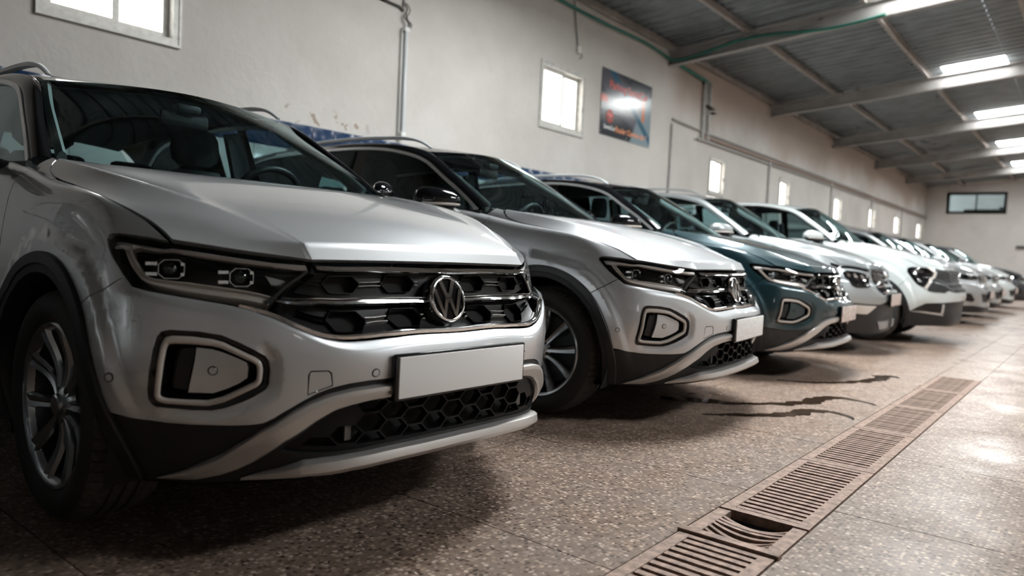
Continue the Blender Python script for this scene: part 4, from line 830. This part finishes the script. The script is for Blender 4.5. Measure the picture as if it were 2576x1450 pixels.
def wheel_parts(root, cx, s, detail=True):
    wh = empty('wheel', parent=root); y0 = -.62; y1 = -.822; c = np.array((cx, 0, .334)); sg = 1 if s > 0 else -1
    nb = 64; fr = [0, .82, .86, .96]; ang = np.array([2 * math.pi * (b + f) / nb for b in range(nb) for f in fr]); gro = np.array([0, 0, 1, 1] * nb)
    prof = [(.238,-.800),(.246,-.812),(.262,-.824),(.285,-.828),(.305,-.822),(.318,-.812),(.326,-.800),(.3305,-.785),(.333,-.765),(.334,-.757),(.326,-.755),(.326,-.747),(.334,-.745),(.334,-.723),(.326,-.721),(.326,-.712),(.334,-.710),(.334,-.688),(.326,-.686),(.326,-.677),(.334,-.675),(.333,-.652),(.3305,-.632),(.326,-.615),(.31,-.605),(.28,-.602),(.238,-.63)]
    prof = np.array(prof); sh = np.array([1 if (.31 < r <= .3335 and (y < -.757 or y > -.675) and r > .318) else 0 for r, y in prof])
    V = []
    for a, g in zip(ang, gro):
        r = prof[:, 0] - g * sh * .0055; V.append(np.c_[r * np.cos(a), prof[:, 1], r * np.sin(a)])
    m = len(prof); n = len(ang); V = np.concatenate(V) + c; F = []; mi = []
    for i in range(n):
        a, b = i * m, ((i + 1) % n) * m
        for j in range(m - 1): F.append((a + j, b + j, b + j + 1, a + j + 1)); mi.append(1 if 5 <= j <= 22 else 0)
    V = V * [1, sg, 1]; F = F if sg < 0 else F
    if sg > 0: F = rev(F)
    # near side uses y as is (negative); far side mirrored
    V2 = V.copy(); 
    if s > 0: V2[:, 1] = np.abs(V2[:, 1])
    else: V2[:, 1] = -np.abs(V2[:, 1])
    mesh('tyre', V2, F, [M['rubber'], M['tread']], wh, sharp=28, mi=mi)
    ys = 1.0 if s > 0 else -1.0
    Y = lambda p: [(r, ys * -y) for r, y in p]
    lathe('rim', Y([(.214,-.786),(.220,-.800),(.226,-.808),(.236,-.813),(.243,-.807),(.243,-.797)]), M['rim'], wh, n=64, c=c); lathe('rim_barrel', Y([(.228,-.62),(.212,-.66),(.204,-.70),(.204,-.76),(.2145,-.787)]), M['rimdark'], wh, n=48, c=c)
    lathe('brake_disc', Y([(.05,-.70),(.145,-.70),(.145,-.712),(.05,-.712)]), M['brake'], wh, n=40, c=c)
    box('brake_caliper', c + np.array((-.11, ys * .72, .05)), (.07, .06, .14), M['brake'], wh, bev=.015)
    if not detail:
        lathe('wheel_cover', Y([(.0,-.79),(.06,-.79),(.12,-.775),(.2,-.785),(.215,-.79)]), M['rim'], wh, n=40, c=c); return wh
    lathe('hub_cap', Y([(.0,-.802),(.026,-.802),(.030,-.799),(.032,-.79),(.05,-.782),(.062,-.765),(.062,-.72)]), M['rim'], wh, n=30, c=c)
    lathe('rim_back', Y([(.0,-.735),(.19,-.735),(.2,-.72)]), M['rimdark'], wh, n=30, c=c)
    for k in range(5):
        for d in (-1, 1):
            a0 = math.radians(90 + 72 * k + 6) + d * .30; sec = []; er = np.array((math.cos(a0), 0, math.sin(a0))); et = np.array((-math.sin(a0), 0, math.cos(a0))); ah = lambda z: np.array((0, ys * -z, 0))
            for u in np.linspace(0, 1, 8):
                r = .028 + u * .194; hw = .0135 + .012 * u ** 1.6; ax = -.786 + .012 * math.sin(math.pi * min(u * 1.1, 1)) - .018 * u * u; q = c + er * r + et * d * .006 * math.sin(math.pi * u)
                sec.append(np.array([q - et * hw + ah(ax + .010), q - et * hw * .72 + ah(ax - .002), q + et * hw * .1 + ah(ax + .004), q + et * hw * .72 + ah(ax - .002), q + et * hw + ah(ax + .010), q + et * hw * .7 + ah(ax + .04), q - et * hw * .7 + ah(ax + .04)]))
            V, F = ringsVF(sec); mesh('spoke', V, F, M['rim'], wh, sharp=30)
    for k in range(5):
        a = math.radians(54 + 72 * k); V, F = latheVF([(.0, -.785), (.008, -.785), (.010, -.78), (.010, -.75)], 10, 'y', c + np.array((.047 * math.cos(a), 0, .047 * math.sin(a)))); V = np.array(V); V[:, 1] = ys * np.abs(V[:, 1]); mesh('wheel_bolt', V, F, M['rimdark'], wh)
    return wh
def emblem_vw(root, sk, v=.527, off=.024):
    em = empty('emblem', parent=root); z = Vector((.97, 0, .245)); p = (.704, 0, .682)
    x = Vector((0, 1, 0)); y = z.cross(x); m = Matrix(((x.x, y.x, z.x, p[0]), (x.y, y.y, z.y, p[1]), (x.z, y.z, z.z, p[2]), (0, 0, 0, 1)))
    def put(nm, V, F, mat, sharp=30): mesh(nm, xf(V, m), F, mat, em, sharp=sharp)
    V, F = latheVF([(.0, .002), (.058, .002), (.060, -.03), (.0, -.03)], 48, 'z'); put('disc', V, F, M['blackgloss'])
    V, F = latheVF([(.0735, -.03), (.0735, -.002), (.071, .006), (.067, .009), (.062, .008), (.059, .002), (.059, -.002)], 64, 'z'); put('ring', V, F, M['chrome'], 50)
    def stroke(nm, pts, w):
        P = np.array(pts, float); n = len(P); L = []; Rr = []
        for i in range(n):
            a = P[max(i - 1, 0)]; b = P[min(i + 1, n - 1)]
            if 0 < i < n - 1:
                d1 = (P[i] - a) / np.linalg.norm(P[i] - a); d2 = (b - P[i]) / np.linalg.norm(b - P[i]); t = d1 + d2; t /= np.linalg.norm(t); q = np.array((-t[1], t[0])); k = w / max(.45, abs(q @ np.array((-d1[1], d1[0]))))
            else: t = (b - a) / np.linalg.norm(b - a); q = np.array((-t[1], t[0])); k = w
            L.append(P[i] + q * k); Rr.append(P[i] - q * k)
        V, F = extrude2d([np.array(L + Rr[::-1])], .001, .0075); put(nm, V, F, M['chrome'], 20)
    stroke('letter_v', [(-.0265, .0565), (-.0075, .0105), (.0075, .0105), (.0265, .0565)], .0068)
    stroke('letter_w', [(-.053, .028), (-.024, -.051), (-.0085, -.0045), (.0085, -.0045), (.024, -.051), (.053, .028)], .0068)
def lamp_unit(par, sk, t, v, off, s, far, fwd=(1, -.25, .0)):
    """octagonal projector with chrome side brackets"""
    m = frame_at(sk, t, v, off, fwd)
    def put(nm, V, F, mat, sharp=30):
        V = xf(V, m); F2 = F
        if far: V = flipY(V); F2 = rev(F)
        mesh(nm, V, F2, mat, par, sharp=sharp)
    oc = np.array([(-1, -.45), (-.55, -.9), (.55, -.9), (1, -.45), (1, .45), (.55, .9), (-.55, .9), (-1, .45)]) * s * [1.15, 1]
    R = [np.c_[oc * k, np.full(8, z)] for k, z in ((1.12, -.03), (1.12, .0), (1.04, .006), (.96, .0), (.9, -.012))]; V, F = ringsVF(R, cap=False); put('projector_frame', V, F, M['chrome'] if 0 else M['rimdark'])
    R = [np.c_[oc * 1.05, np.full(8, .004)], np.c_[oc * 1.03, np.full(8, .0075)], np.c_[oc * .98, np.full(8, .0075)]]; V, F = ringsVF(R, cap=False); put('projector_ring', V, F, M['chrome'])
    V, F = latheVF([(s * .86, -.004), (s * .7, .004), (s * .4, .010), (s * .1, .012), (0.0, .012)], 28, 'z'); V[:, 0] *= 1.1; put('projector_lens', V, F, M['bulb'], 60)
    V, F = latheVF([(0.0, -.02), (s * .9, -.02), (s * .95, -.0)], 20, 'z'); put('projector_back', V, F, M['deep'])
    for zz, sx in ((.5, -1), (-.5, -1)):
        V, F = boxVF((sx * s * 1.75, zz * s, -.004), (s * 1.0, s * .32, .014)); put('bracket', V, F, M['chrome'])
    for zz in (.5, -.5):
        V, F = boxVF((s * 1.0, zz * s, .001), (s * .34, s * .3, .014)); put('bracket', V, F, M['chrome'])
def fascia_troc(root, sk, st):
    pm = M[st['paint']]
    # painted bumper shell with fog and tow openings
    a = archpts(sk, .424, 6, 45, 14)
    up = [(.963,.472),(.934,.452),(.874,.448),(.772,.446),(.684,.442),(.64,.441),(.61,.437),(.538,.437),(.48,.443),(.424,.449),(.343,.452),(.276,.451),(.228,.449),(.1,.449)]
    near = [tuple(q) for q in a] + up; lowr = CLAD[::-1][1:]
    half = np.array(near + [(0, .449)]); lo = np.array([(0, .284)] + [tuple(q) for q in lowr])
    full = np.concatenate([half, (half * [-1, 1])[::-1][1:], (lo * [-1, 1])[::-1][:-1], lo])
    fogh = np.array(FOG); tow = shrink(TOW, -.0015)
    def disp(t, v):
        q = np.c_[np.abs(t), v]; d = segdist([fogh], q); sd = np.where(inpoly([fogh], q), 0, d)
        lowside = np.clip((.34 - v) / .06, 0.15, 1) * np.clip((.86 - np.abs(t)) / .05, .25, 1)
        return -.014 * (1 - sstep(.0, .034, sd)) * np.maximum(lowside, np.clip((.62 - np.abs(t)) / .03, 0, 1))
    bm_ = panel('bumper', sk, [full, fogh, fogh * [-1, 1], tow], pm, root, h=.0135, lip=.014, disp=disp, creases=[[(-.86, .43), (.86, .43)]])
    paintslot(bm_, 'body')
    paintslot(panel('tow_cover', sk, [shrink(TOW, .0025)], pm, root, h=.012, off=-.0008, lip=.008), 'body')
    for t, v in ((.319, .303), (-.3, .306)):
        o = parking_sensor(root, sk, t, v)
    parking_sensor(root, sk, .962, .276); parking_sensor(root, sk, -.962, .276)
    # black lower cladding with the opening of the lower grille
    op = shrink(np.concatenate([mir(np.array(STB[5:]))[::-1], mir(np.array(SKT[1:-1] + [SKT[-1]]))]) if False else np.array([(.53,.125),(.466,.172),(.417,.196),(.378,.206),(.323,.215),(.253,.22),(0,.222),(-.253,.22),(-.323,.215),(-.378,.206),(-.417,.196),(-.466,.172),(-.53,.125),(-.545,.10),(-.50,.098),(-.442,.10),(-.37,.104),(-.275,.107),(0,.108),(.275,.107),(.37,.104),(.442,.10),(.50,.098),(.545,.10)]), 0)
    ca = archpts(sk, .424, -18, 4, 8); lo2 = np.array([tuple(q) for q in ca] + [(q[0], q[1] - .003) for q in CLAD[1:]])
    bot = np.array([(.0, .048), (.3, .046), (.42, .036), (.52, .012), (.62, -.004), (.72, -.012), (.86, -.012), (.94, -.01)])
    cl = np.concatenate([lo2, (lo2 * [-1, 1])[::-1][1:], (bot * [-1, 1])[::-1][:-1], bot])
    panel('lower_cladding', sk, [cl, op], M['black'], root, h=.022, off=-.004, lip=.02)
    bt = np.linspace(.94, 0, 30); bv = np.interp(bt, bot[:, 0], bot[:, 1]); ul = sk.p(bt, bv); ul = np.concatenate([ul, flipY(ul)[::-1][1:]])
    loft('underlip', [ul - [.07 * k, 0, .006 * k * (k < 3) + .018 * (k >= 3)] for k in range(6)], M['black'], root, n=60)
    # satin strips
    A, B = mir(STT), mir(STB)
    ribbon('skid_arm', sk, A, B, [(0, -.006), (.0, .008), (.05, .014), (.30, .0185), (.34, .0185), (.92, .011), (1, .006), (1, -.02)], M['satin'], root, n=150, taper=14)
    A, B = mir(SKT), mir(SKB)
    ribbon('skid_lip', sk, A, B, [(0, -.01), (.0, .012), (.1, .022), (.5, .030), (.56, .030), (.95, .016), (1, .008), (1, -.02)], M['satin'], root, n=130, taper=14)
    # lower grille: honeycomb plate and dark backing
    holes = []; cw = .15; rv = .022
    def clipv(P, lim, up):
        out = []
        for p, q in zip(P, np.roll(P, -1, 0)):
            a, b = (p[1] - lim) * up, (q[1] - lim) * up
            if a <= 0: out.append(p)
            if a * b < 0: out.append(p + (q - p) * a / (a - b))
        return np.array(out)
    for r in range(-1, 7):
        for c in range(-5, 6):
            t0 = c * cw + (cw / 2 if r % 2 else 0); v0 = .115 + r * rv
            hx = shrink(np.array([(.05, 0), (.025, rv), (-.025, rv), (-.05, 0), (-.025, -rv), (.025, -rv)]) + [t0, v0], .0022)
            hx = clipv(hx, .113, -1)
            if len(hx) > 2: hx = clipv(hx, np.interp(abs(t0), [0, .25, .32, .40, .46], [.217, .215, .209, .195, .17]), 1)
            if len(hx) > 2 and np.ptp(hx[:, 1]) > .008 and abs(t0) < .49 and inpoly([op], hx).all() and segdist([op], hx).min() > .0015: holes.append(hx)
    g = empty('lower_grille', parent=root)
    panel('honeycomb', sk, [shrink(op, -.004)] + holes, M['mesh'], g, h=.03, off=-.014, lip=.026)
    panel('backing', sk, [shrink(op, -.01)], M['deep'], g, h=.06, off=-.055, lip=.05 * 0)
    for t in (.36, -.36): 
        p = sk.p([t], [.16])[0] - [.03, 0, 0]; box('bracket', p, (.01, .02, .09), M['brake'], g)
    # upper grille
    g = empty('grille', parent=root)
    gl = np.array([(.438,.645),(.437,.615),(.588,.458),(.6,.447)] + GRL[2:]); gl = np.concatenate([gl, (gl * [-1, 1])[::-1][1:]])
    panel('backing', sk, [gl], M['deep'], g, h=.05, off=-.045, lip=0)
    def hexes(v0, v1, cs):
        H = []
        for c, w0 in cs:
            vm = (v0 + v1) / 2; H.append(np.array([(c + w0 / 2, vm), (c + w0 * .33, v1), (c - w0 * .33, v1), (c - w0 / 2, vm), (c - w0 * .33, v0), (c + w0 * .33, v0)]))
        return H
    cs = [(.353, .118), (.157, .120), (-.157, .120), (-.353, .118)]
    r1 = np.array([(.436,.612),(.432,.607),(.50,.54),(-.50,.54),(-.432,.607),(-.436,.612)]); r2 = np.array([(.535,.513),(.565,.482),(.535,.452),(.47,.455),(.42,.463),(.34,.467),(.27,.466),(-.27,.466),(-.34,.467),(-.42,.463),(-.47,.455),(-.535,.452),(-.565,.482),(-.535,.513)])
    for rr, v0, v1 in ((r1, .553, .604), (r2, .477, .508)):
        H = hexes(v0, v1, cs); panel('mesh_row', sk, [rr] + H, M['mesh'], g, h=.03, off=-.024, lip=.02)
        for h_ in H: ribbon('mesh_frame', sk, shrink(h_, -.005), h_, [(0, -.024), (.35, -.014), (.7, -.014), (1, -.026)], M['blackgloss'], g, n=36, closed=True, sharp=25)
        vm = (v0 + v1) / 2; dv = .007 if v0 > .5 else .0045
        for a, b in ((.415, .50), (.222, .292), (.085, .095), (-.095, -.085), (-.292, -.222), (-.50, -.415)):
            for q in (-dv, dv):
                L = np.array([(a, vm + q), ((a + b) / 2, vm + q * .8), (b, vm + q)]); ribbon('mesh_link', sk, L + [0, .0014], L - [0, .0014], [(0, -.024), (.3, -.012), (.7, -.012), (1, -.024)], M['satin' if abs(a) < .4 else 'blackgloss'], g, n=8)
    ribbon('top_bar', sk, [(.437,.637),(.3,.635),(.16,.631),(0,.631),(-.16,.631),(-.3,.635),(-.437,.637)], [(.432,.616),(.3,.614),(.16,.609),(0,.609),(-.16,.609),(-.3,.614),(-.432,.616)], [(0, -.02), (0, .0), (.12, .004), (.6, .006), (.8, .008), (.95, .004), (1, -.02)], M['chrome'], g, n=90)
    mt = [(.536,.517),(.432,.536),(.309,.539),(.175,.536),(0,.534)]; mb = [(.566,.488),(.434,.517),(.312,.519),(.18,.517),(0,.516)]
    for s_ in (1, -1):
        q = lambda L: np.array([(t * s_, v) for t, v in L if abs(t) > 0] + [(.062 * s_, L[-1][1])])
        ribbon('mid_bar', sk, q(mt), q(mb), [(0, -.02), (0, -.002), (.12, .004), (.30, .004), (.42, -.003), (.52, -.003), (.64, .006), (.9, .006), (1, 0), (1, -.02)], M['chrome'], g, n=60)
    cA = mir(GRL); cB = mir([(.64,.449),(.60,.452),(.53,.456),(.475,.461),(.424,.468),(.343,.471),(.276,.470),(.1,.467),(0,.467)])
    ribbon('lower_bar', sk, cA, cB, [(0, -.01), (0, .002), (.2, .008), (.4, .008), (.5, .002), (.6, .002), (.75, .0), (.95, -.006), (1, -.02)], M['chrome'], g, n=140)
    emblem_vw(root, sk)
    # plate
    pl = empty('license_plate', parent=root); x0 = .795
    for nm, sz, mt_, x_, bv in (('plate_holder', (.018, .545, .128), 'blackgloss', x0 - .006, .006), ('plate_sheet', (.006, .522, .112), st.get('platemat', 'plate'), x0 + .004, .002)):
        box(nm, (x_, -.002, .482), sz, M[mt_], pl, bev=bv)
    # headlights and fog units
    for far in (False, True):
        h = empty('headlight', parent=root); F_ = lambda o: o
        def P(nm, L, mat, hh, off, lip=.0): 
            V, F, N = panelVF(sk, [L], hh, off, lip); 
            if far: V, F, N = flipY(V), rev(F), flipY(N)
            return mesh(nm, V, F, mat, h, nrm=N)
        def R(nm, A, B, prof, mat, n=60, closed=False):
            V, F = ribbonVF(sk, A, B, prof, n, closed)
            if far: V, F = flipY(V), rev(F)
            return mesh(nm, V, F, mat, h, sharp=32)
        P('lens', shrink(HL, .002), M['lens'], .022, -.001, .006)
        P('housing', shrink(HL, .004), M['blackgloss'], .03, -.050)
        R('housing_wall', shrink(HL, .003), shrink(HL, .012), [(0, -.006), (.5, -.018), (1, -.05)], M['blackgloss'], 110, True)
        R('light_guide', DRLO, DRLI, [(0, -.045), (0, -.018), (.1, -.012), (.25, -.012), (.35, -.016), (.75, -.018), (.85, -.013), (.97, -.014), (1, -.03)], M['led'], 80)
        R('upper_trim', HTT, HTB, [(0, -.03), (0, -.012), (.5, -.010), (1, -.014), (1, -.03)], M['satin'], 60)
        R('inner_fin', [(.452,.612),(.52,.545),(.585,.478)], [(.468,.618),(.535,.552),(.598,.484)], [(0, -.03), (.1, -.006), (.6, -.004), (1, -.03)], M['black'], 30)
        for t, v, s_ in ((.806, .560, .026), (.640, .560, .025)): lamp_unit(h, sk, t, v, -.034, s_, far)
        R('reflector', [(.575,.585),(.515,.575)], [(.56,.55),(.53,.55)], [(0, -.045), (.1, -.036), (.9, -.036), (1, -.045)], M['trimgrey'], 10)
        if not far:
            m = frame_at(sk, .985, .560, -.008); text_obj('lettering', 'IQ.LIGHT', .011, m, M['plate'], h, .0003, True)
        fg = empty('fog_unit', parent=root)
        def FR(nm, A, B, prof, mat, n=90):
            V, F = ribbonVF(sk, A, B, prof, n, True)
            if far: V, F = flipY(V), rev(F)
            return mesh(nm, V, F, mat, fg, sharp=30)
        FR('fog_surround', np.array(FOG), resamp(shrink(resamp(FOG, 90, True), .016), 90, True), [(-.02, -.006), (.15, -.008), (.8, -.012), (1, -.02)], M['blackgloss'])
        c2 = resamp(shrink(resamp(CREAM, 90, True), -.002), 90, True); FR('light_guide', c2, shrink(c2, .0155), [(0, -.02), (.05, -.007), (.2, -.004), (.5, -.0025), (.8, -.004), (.95, -.008), (1, -.03)], M['led'])
        FR('fog_inner_wall', shrink(c2, .015), shrink(c2, .027), [(0, -.012), (.2, -.02), (1, -.05)], M['blackgloss'])
        def FP(nm, L, mat, off, lip, hh=.014):
            V, F, N = panelVF(sk, [L], hh, off, lip)
            if far: V, F, N = flipY(V), rev(F), flipY(N)
            o = mesh(nm, V, F, mat, fg, nrm=N); return o
        FP('fog_back', shrink(c2, .02), M['deep'], -.052, 0, .03)
        paintslot(FP('fog_panel', FPAN, pm, -.020, .03), 'body')
        FP('duct', DUCT, M['black'], -.032, .02)
        parking_sensor(fg, sk, -.725 if far else .725, .303, -.0195)
def parking_sensor(par, sk, t, v, off=0.0):
    m = frame_at(sk, t, v, off); V, F = latheVF([(.0, .0022), (.0085, .0022), (.0092, .0015), (.0092, -.004)], 24, 'z'); o = mesh('sensor_disc', xf(V, m), F, M['silver'], par, sharp=30); paintslot(o, 'body')
    V, F = latheVF([(.0092, .0004), (.0108, .0012), (.0118, .0004)], 24, 'z'); mesh('sensor_ring', xf(V, m), F, M['black'], par); return o
def build_troc():
    st = dict(paint='silver', roof='blackpaint', hl_outer=[(.862,.646),(.922,.627),(.986,.597),(1.019,.580),(1.069,.555),(1.075,.544),(1.048,.528),(1.003,.506),(.966,.474)][::-1])
    root = empty('parked_car'); sk = Skin(troc); hs = Skin(HOOD, 1.0, False)
    body_sides(root, sk, st, hs); fascia_troc(root, sk, st); greenhouse(root, st)
    for x in (WC[0], WC[0] - 2.5):
        for s in (-1, 1): wheel_parts(root, x, s)
    return root
# ------------------------------------------------------------------ the other makes further along the row
HLO = [(.968,.474),(.98,.50),(.985,.56),(.95,.61),(.862,.646)]
def fascia_other(root, sk, st):
    pm = M[st['paint']]; a = archpts(sk, .424, 2, 45, 12); top = [(.964,.474),(.976,.50),(.981,.56),(.946,.61),(.858,.644),(.7,.644),(.44,.644),(.2,.644)]
    low = st['low']; half = np.array([tuple(q) for q in a] + top + [(0, .644)]); lo = np.array([(0, low[0][1])] + list(low)); full = np.concatenate([half, (half * [-1, 1])[::-1][1:], (lo * [-1, 1])[::-1][:-1], lo])
    paintslot(panel('bumper', sk, [full], pm, root, h=.022, lip=.012, creases=[[(-.86, .43), (.86, .43)]]), 'body')
    ca = archpts(sk, .424, -18, 0, 6); lo2 = np.array([tuple(q) for q in ca] + [(t, v - .003) for t, v in list(low)[::-1]] + [(0, low[0][1] - .003)]); bot = np.array([(0, -.002), (.3, -.002), (.5, -.004), (.7, -.012), (.86, -.012), (.94, -.01)])
    panel('lower_cladding', sk, [np.concatenate([lo2, (lo2 * [-1, 1])[::-1][1:], (bot * [-1, 1])[::-1][:-1], bot])], M['black'], root, h=.03, off=-.004, lip=.02)
    g = empty('grille', parent=root); gl = np.array(st['grille']); gl = np.concatenate([gl, mir(st['grille_low']), (gl * [-1, 1])[::-1]])
    panel('grille_plate', sk, [gl], M['black'] if st.get('matgrille') else M['blackgloss'], g, h=.03, off=.006, lip=.02)
    for v, w0 in st.get('bars', ()):
        ribbon('grille_bar', sk, [(w0, v + .010), (w0 * .5, v + .012), (0, v + .012), (-w0 * .5, v + .012), (-w0, v + .010)], [(w0, v - .006), (w0 * .5, v - .006), (0, v - .006), (-w0 * .5, v - .006), (-w0, v - .006)], [(0, 0), (.1, .014), (.6, .018), (1, .004)], M[st.get('barmat', 'chrome')], g, n=40)
    if st.get('badge'):
        m = frame_at(sk, 0, st['badge'], .02); V, F = latheVF([(.028, 0), (.029, .008), (.036, .008), (.037, 0)], 30, 'z'); V[:, 0] *= 1.3; mesh('badge_ring', xf(V, m), F, M['chrome'], g)
        for sx in (-.016, .016): V, F = boxVF((sx, 0, .004), (.008, .04, .008)); mesh('badge_bar', xf(V, m), F, M['chrome'], g)
        V, F = boxVF((0, 0, .004), (.03, .008, .008)); mesh('badge_bar', xf(V, m), F, M['chrome'], g)
    for far in (False, True):
        h = empty('headlight', parent=root)
        def P(nm, L, mat, hh, off, lip=.012, par=h):
            V, F, N = panelVF(sk, [L], hh, off, lip)
            if far: V, F, N = flipY(V), rev(F), flipY(N)
            return mesh(nm, V, F, mat, par, nrm=N)
        P('housing', chaikin(st['head'], 1), M['blackgloss'], .025, .005); P('lens', shrink(chaikin(st['head'], 1), .006), M['lens'], .03, .010, .004)
        for L in st.get('lamps', ()): P('reflector', chaikin(L, 2), M['chrome'] if st.get('lampmat') != 'trimgrey' else M['trimgrey'], .015, .0075, .003)
        for L in st.get('drl', ()): P('light_guide', L, M['led'], .02, .012, .008)
        for L in st.get('slit', ()): P('upper_slit', L, M['blackgloss'], .025, .006, .012)
        for nm, L, mk in st.get('vents', ()): P(nm, L, M[mk], .025, .006, .014, root)
    if st.get('plate'):
        pl = empty('license_plate', parent=root); x0 = .80; z = st['plate']; box('plate_holder', (x0 - .004, 0, z), (.02, .545, .128), M['blackgloss'], pl, bev=.006); box('plate_sheet', (x0 + .008, 0, z), (.006, .522, .112), M['platepink'], pl, bev=.002)
def warp_z(k, kx=1.0): return lambda p: np.asarray(p, float) * [kx, 1, k]
STY_B = dict(paint='greysilver', roof='greysilver', roofpaint='body', mirrorpaint='body', hl_outer=HLO, warp=warp_z(1.055), trim=False, railmat='greysilver', low=[(0,.30),(.30,.30),(.42,.268),(.56,.27),(.75,.278),(.965,.275)],
    grille=[(.43,.640),(.45,.60),(.41,.52),(.37,.45),(.36,.415)][::1], grille_low=[(.34,.400),(.2,.398),(0,.398)], bars=[(.615,.42),(.575,.42),(.53,.40),(.485,.38),(.44,.35)], badge=.585, plate=.535,
    head=[(.80,.575),(.62,.578),(.49,.565),(.51,.50),(.56,.43),(.62,.40),(.76,.39),(.80,.44)], lamps=[[(.775,.56),(.74,.56),(.735,.49),(.765,.48)],[(.70,.555),(.665,.555),(.655,.46),(.69,.455)],[(.625,.555),(.585,.55),(.57,.47),(.61,.46)]], slit=[[(.95,.61),(.80,.637),(.5,.638),(.47,.622),(.52,.608),(.7,.604),(.93,.585)]],
    vents=[('fog_lamp', [(.74,.262),(.47,.255),(.58,.185),(.72,.185)], 'led'), ('skid_panel', [(.42,.12),(.1,.12),(.1,.05),(.36,.05)], 'dado')])
STY_C = dict(paint='white', roof='white', roofpaint='body', mirrorpaint='body', hl_outer=HLO, warp=warp_z(1.085), trim=True, trimmat='chrome', rails=False, low=[(0,.27),(.38,.262),(.683,.246),(.80,.238),(.93,.15),(.955,.145)],
    grille=[(.60,.640),(.585,.60),(.60,.565),(.65,.49),(.80,.37)], grille_low=[(.80,.352),(.70,.347),(.57,.35),(.50,.395),(.35,.415),(0,.42)], bars=[(.60,.40),(.56,.40),(.52,.40),(.48,.40),(.44,.34)], barmat='black', matgrille=True,
    head=[(1.02,.522),(.88,.622),(.75,.637),(.655,.622),(.62,.565),(.67,.49),(.83,.376),(.87,.376),(.94,.405),(.99,.455)], lamps=[[(.90,.57),(.80,.60),(.74,.56),(.84,.53)],[(.92,.47),(.89,.475),(.885,.44),(.915,.435)]], drl=[[(.72,.641),(.655,.630),(.612,.567),(.66,.487),(.83,.366),(.855,.366),(.69,.492),(.645,.565),(.68,.615)]],
    vents=[('corner_vent', [(.90,.165),(.82,.222),(.66,.236),(.60,.232),(.61,.155),(.70,.145)], 'blackgloss'), ('lower_blade', [(.93,.140),(.70,.128),(.53,.117),(.56,.137),(.70,.147)], 'satin'), ('vent_strip', [(.585,.235),(.555,.235),(.545,.14),(.575,.14)], 'satin')])
STY_D = dict(paint='silver_b', roof='silver_b', roofpaint='body', mirrorpaint='body', hl_outer=HLO, warp=warp_z(1.02), trim=True, trimmat='black', rails=False, low=[(0,.10),(.38,.10),(.60,.11),(.78,.10),(.955,.10)],
    grille=[(.44,.640),(.45,.60),(.42,.56)], grille_low=[(.40,.535),(.2,.525),(0,.525)], bars=[(.60,.42),(.56,.40)], badge=.58, head=[(1.0,.565),(.87,.632),(.6,.634),(.48,.625),(.46,.58),(.55,.535),(.75,.50),(.93,.50)], lamps=[[(.88,.58),(.80,.59),(.80,.54),(.87,.535)],[(.70,.595),(.62,.60),(.62,.555),(.69,.55)]],
    vents=[('corner_vent', [(.86,.31),(.72,.30),(.62,.21),(.66,.17),(.84,.19)], 'blackgloss'), ('lower_vent', [(.50,.30),(.1,.31),(.1,.17),(.40,.17)], 'black')], plate=.50)
def build_other(sty):
    root = empty('parked_car'); w = sty['warp']; sk = Skin(troc, warp=w); hs = Skin(HOOD, 1.0, False, w); body_sides(root, sk, dict(sty, handles=False), hs); fascia_other(root, sk, sty); greenhouse(root, sty)
    for x in (WC[0], WC[0] - 2.5):
        for s in (-1, 1): wheel_parts(root, x, s, False)
    return root
# ------------------------------------------------------------------ the row of cars
M['platepink'] = pbr('worn_pale_plate', (.60, .50, .46), .45, noise=(38, .35)); M['platespeck'] = pbr('pale_speckled_plate', (.88, .88, .87), .4, noise=(60, .12))
def copy_tree(o, parent=None):
    c = o.copy(); COL.objects.link(c); c.parent = parent
    for ch in list(o.children): copy_tree(ch, c)
    return c
def repaint(o, mat, extra={}):
    for ch in [o] + list(o.children_recursive):
        if ch.get('paint') == 'body' and ch.data: ch.material_slots[0].link = 'OBJECT'; ch.material_slots[0].material = mat
        for nm, m2 in extra.items():
            if ch.name.split('.')[0] == nm and ch.data: ch.material_slots[0].link = 'OBJECT'; ch.material_slots[0].material = m2
def place(o, x, y, a, label, mat=None, extra={}):
    o.location = (x, y, 0); o.rotation_euler = (0, 0, a); tag(o, label, 'car', 'cars parked in a row along the wall')
    if mat: repaint(o, mat, extra)
    return o
c1 = build_troc(); c2 = copy_tree(c1); c3 = copy_tree(c1)
place(c1, -2.2233, 1.5808, -.0159, 'silver compact SUV nearest the camera with blank white plate and black roof', M['silver'])
place(c2, -2.2470, 3.7915, .1018, 'silver compact SUV second in the row, between the nearest one and the teal one', M['silver'], {'plate_sheet': M['platespeck']})
place(c3, -2.2679, 5.9076, .0634, 'dark teal compact SUV with black roof, the only teal car', M['teal'], {'plate_sheet': M['platepink']})
c4 = build_other(STY_B); place(c4, -2.36, 8.0, .04, 'grey silver SUV with wide chrome-barred grille beyond the teal car', M['greysilver'])
c5 = build_other(STY_C); place(c5, -2.0, 9.95, .0, 'white SUV with black grille and boomerang lights, fifth in the row', M['white'])
c6 = build_other(STY_D); place(c6, -2.15, 14.3, .0, 'pale silver car just beyond the white SUV', M['silver_b'])
c7 = copy_tree(c6); place(c7, -2.2, 16.8, .0, 'pale silver car, middle one of the three beyond the white SUV', M['silver_b'])
c8 = copy_tree(c6); place(c8, -2.2, 19.6, .0, 'white car last of the pale ones before the dark car', M['white'])
c9 = copy_tree(c6); place(c9, -2.1, 22.9, .0, 'dark grey car farthest along the row at the picture edge', M['darkcar'])
c0 = copy_tree(c6); place(c0, -2.5, -.75, .0, 'pale car beside the nearest silver SUV, seen only in its reflections', M['silver_b'])
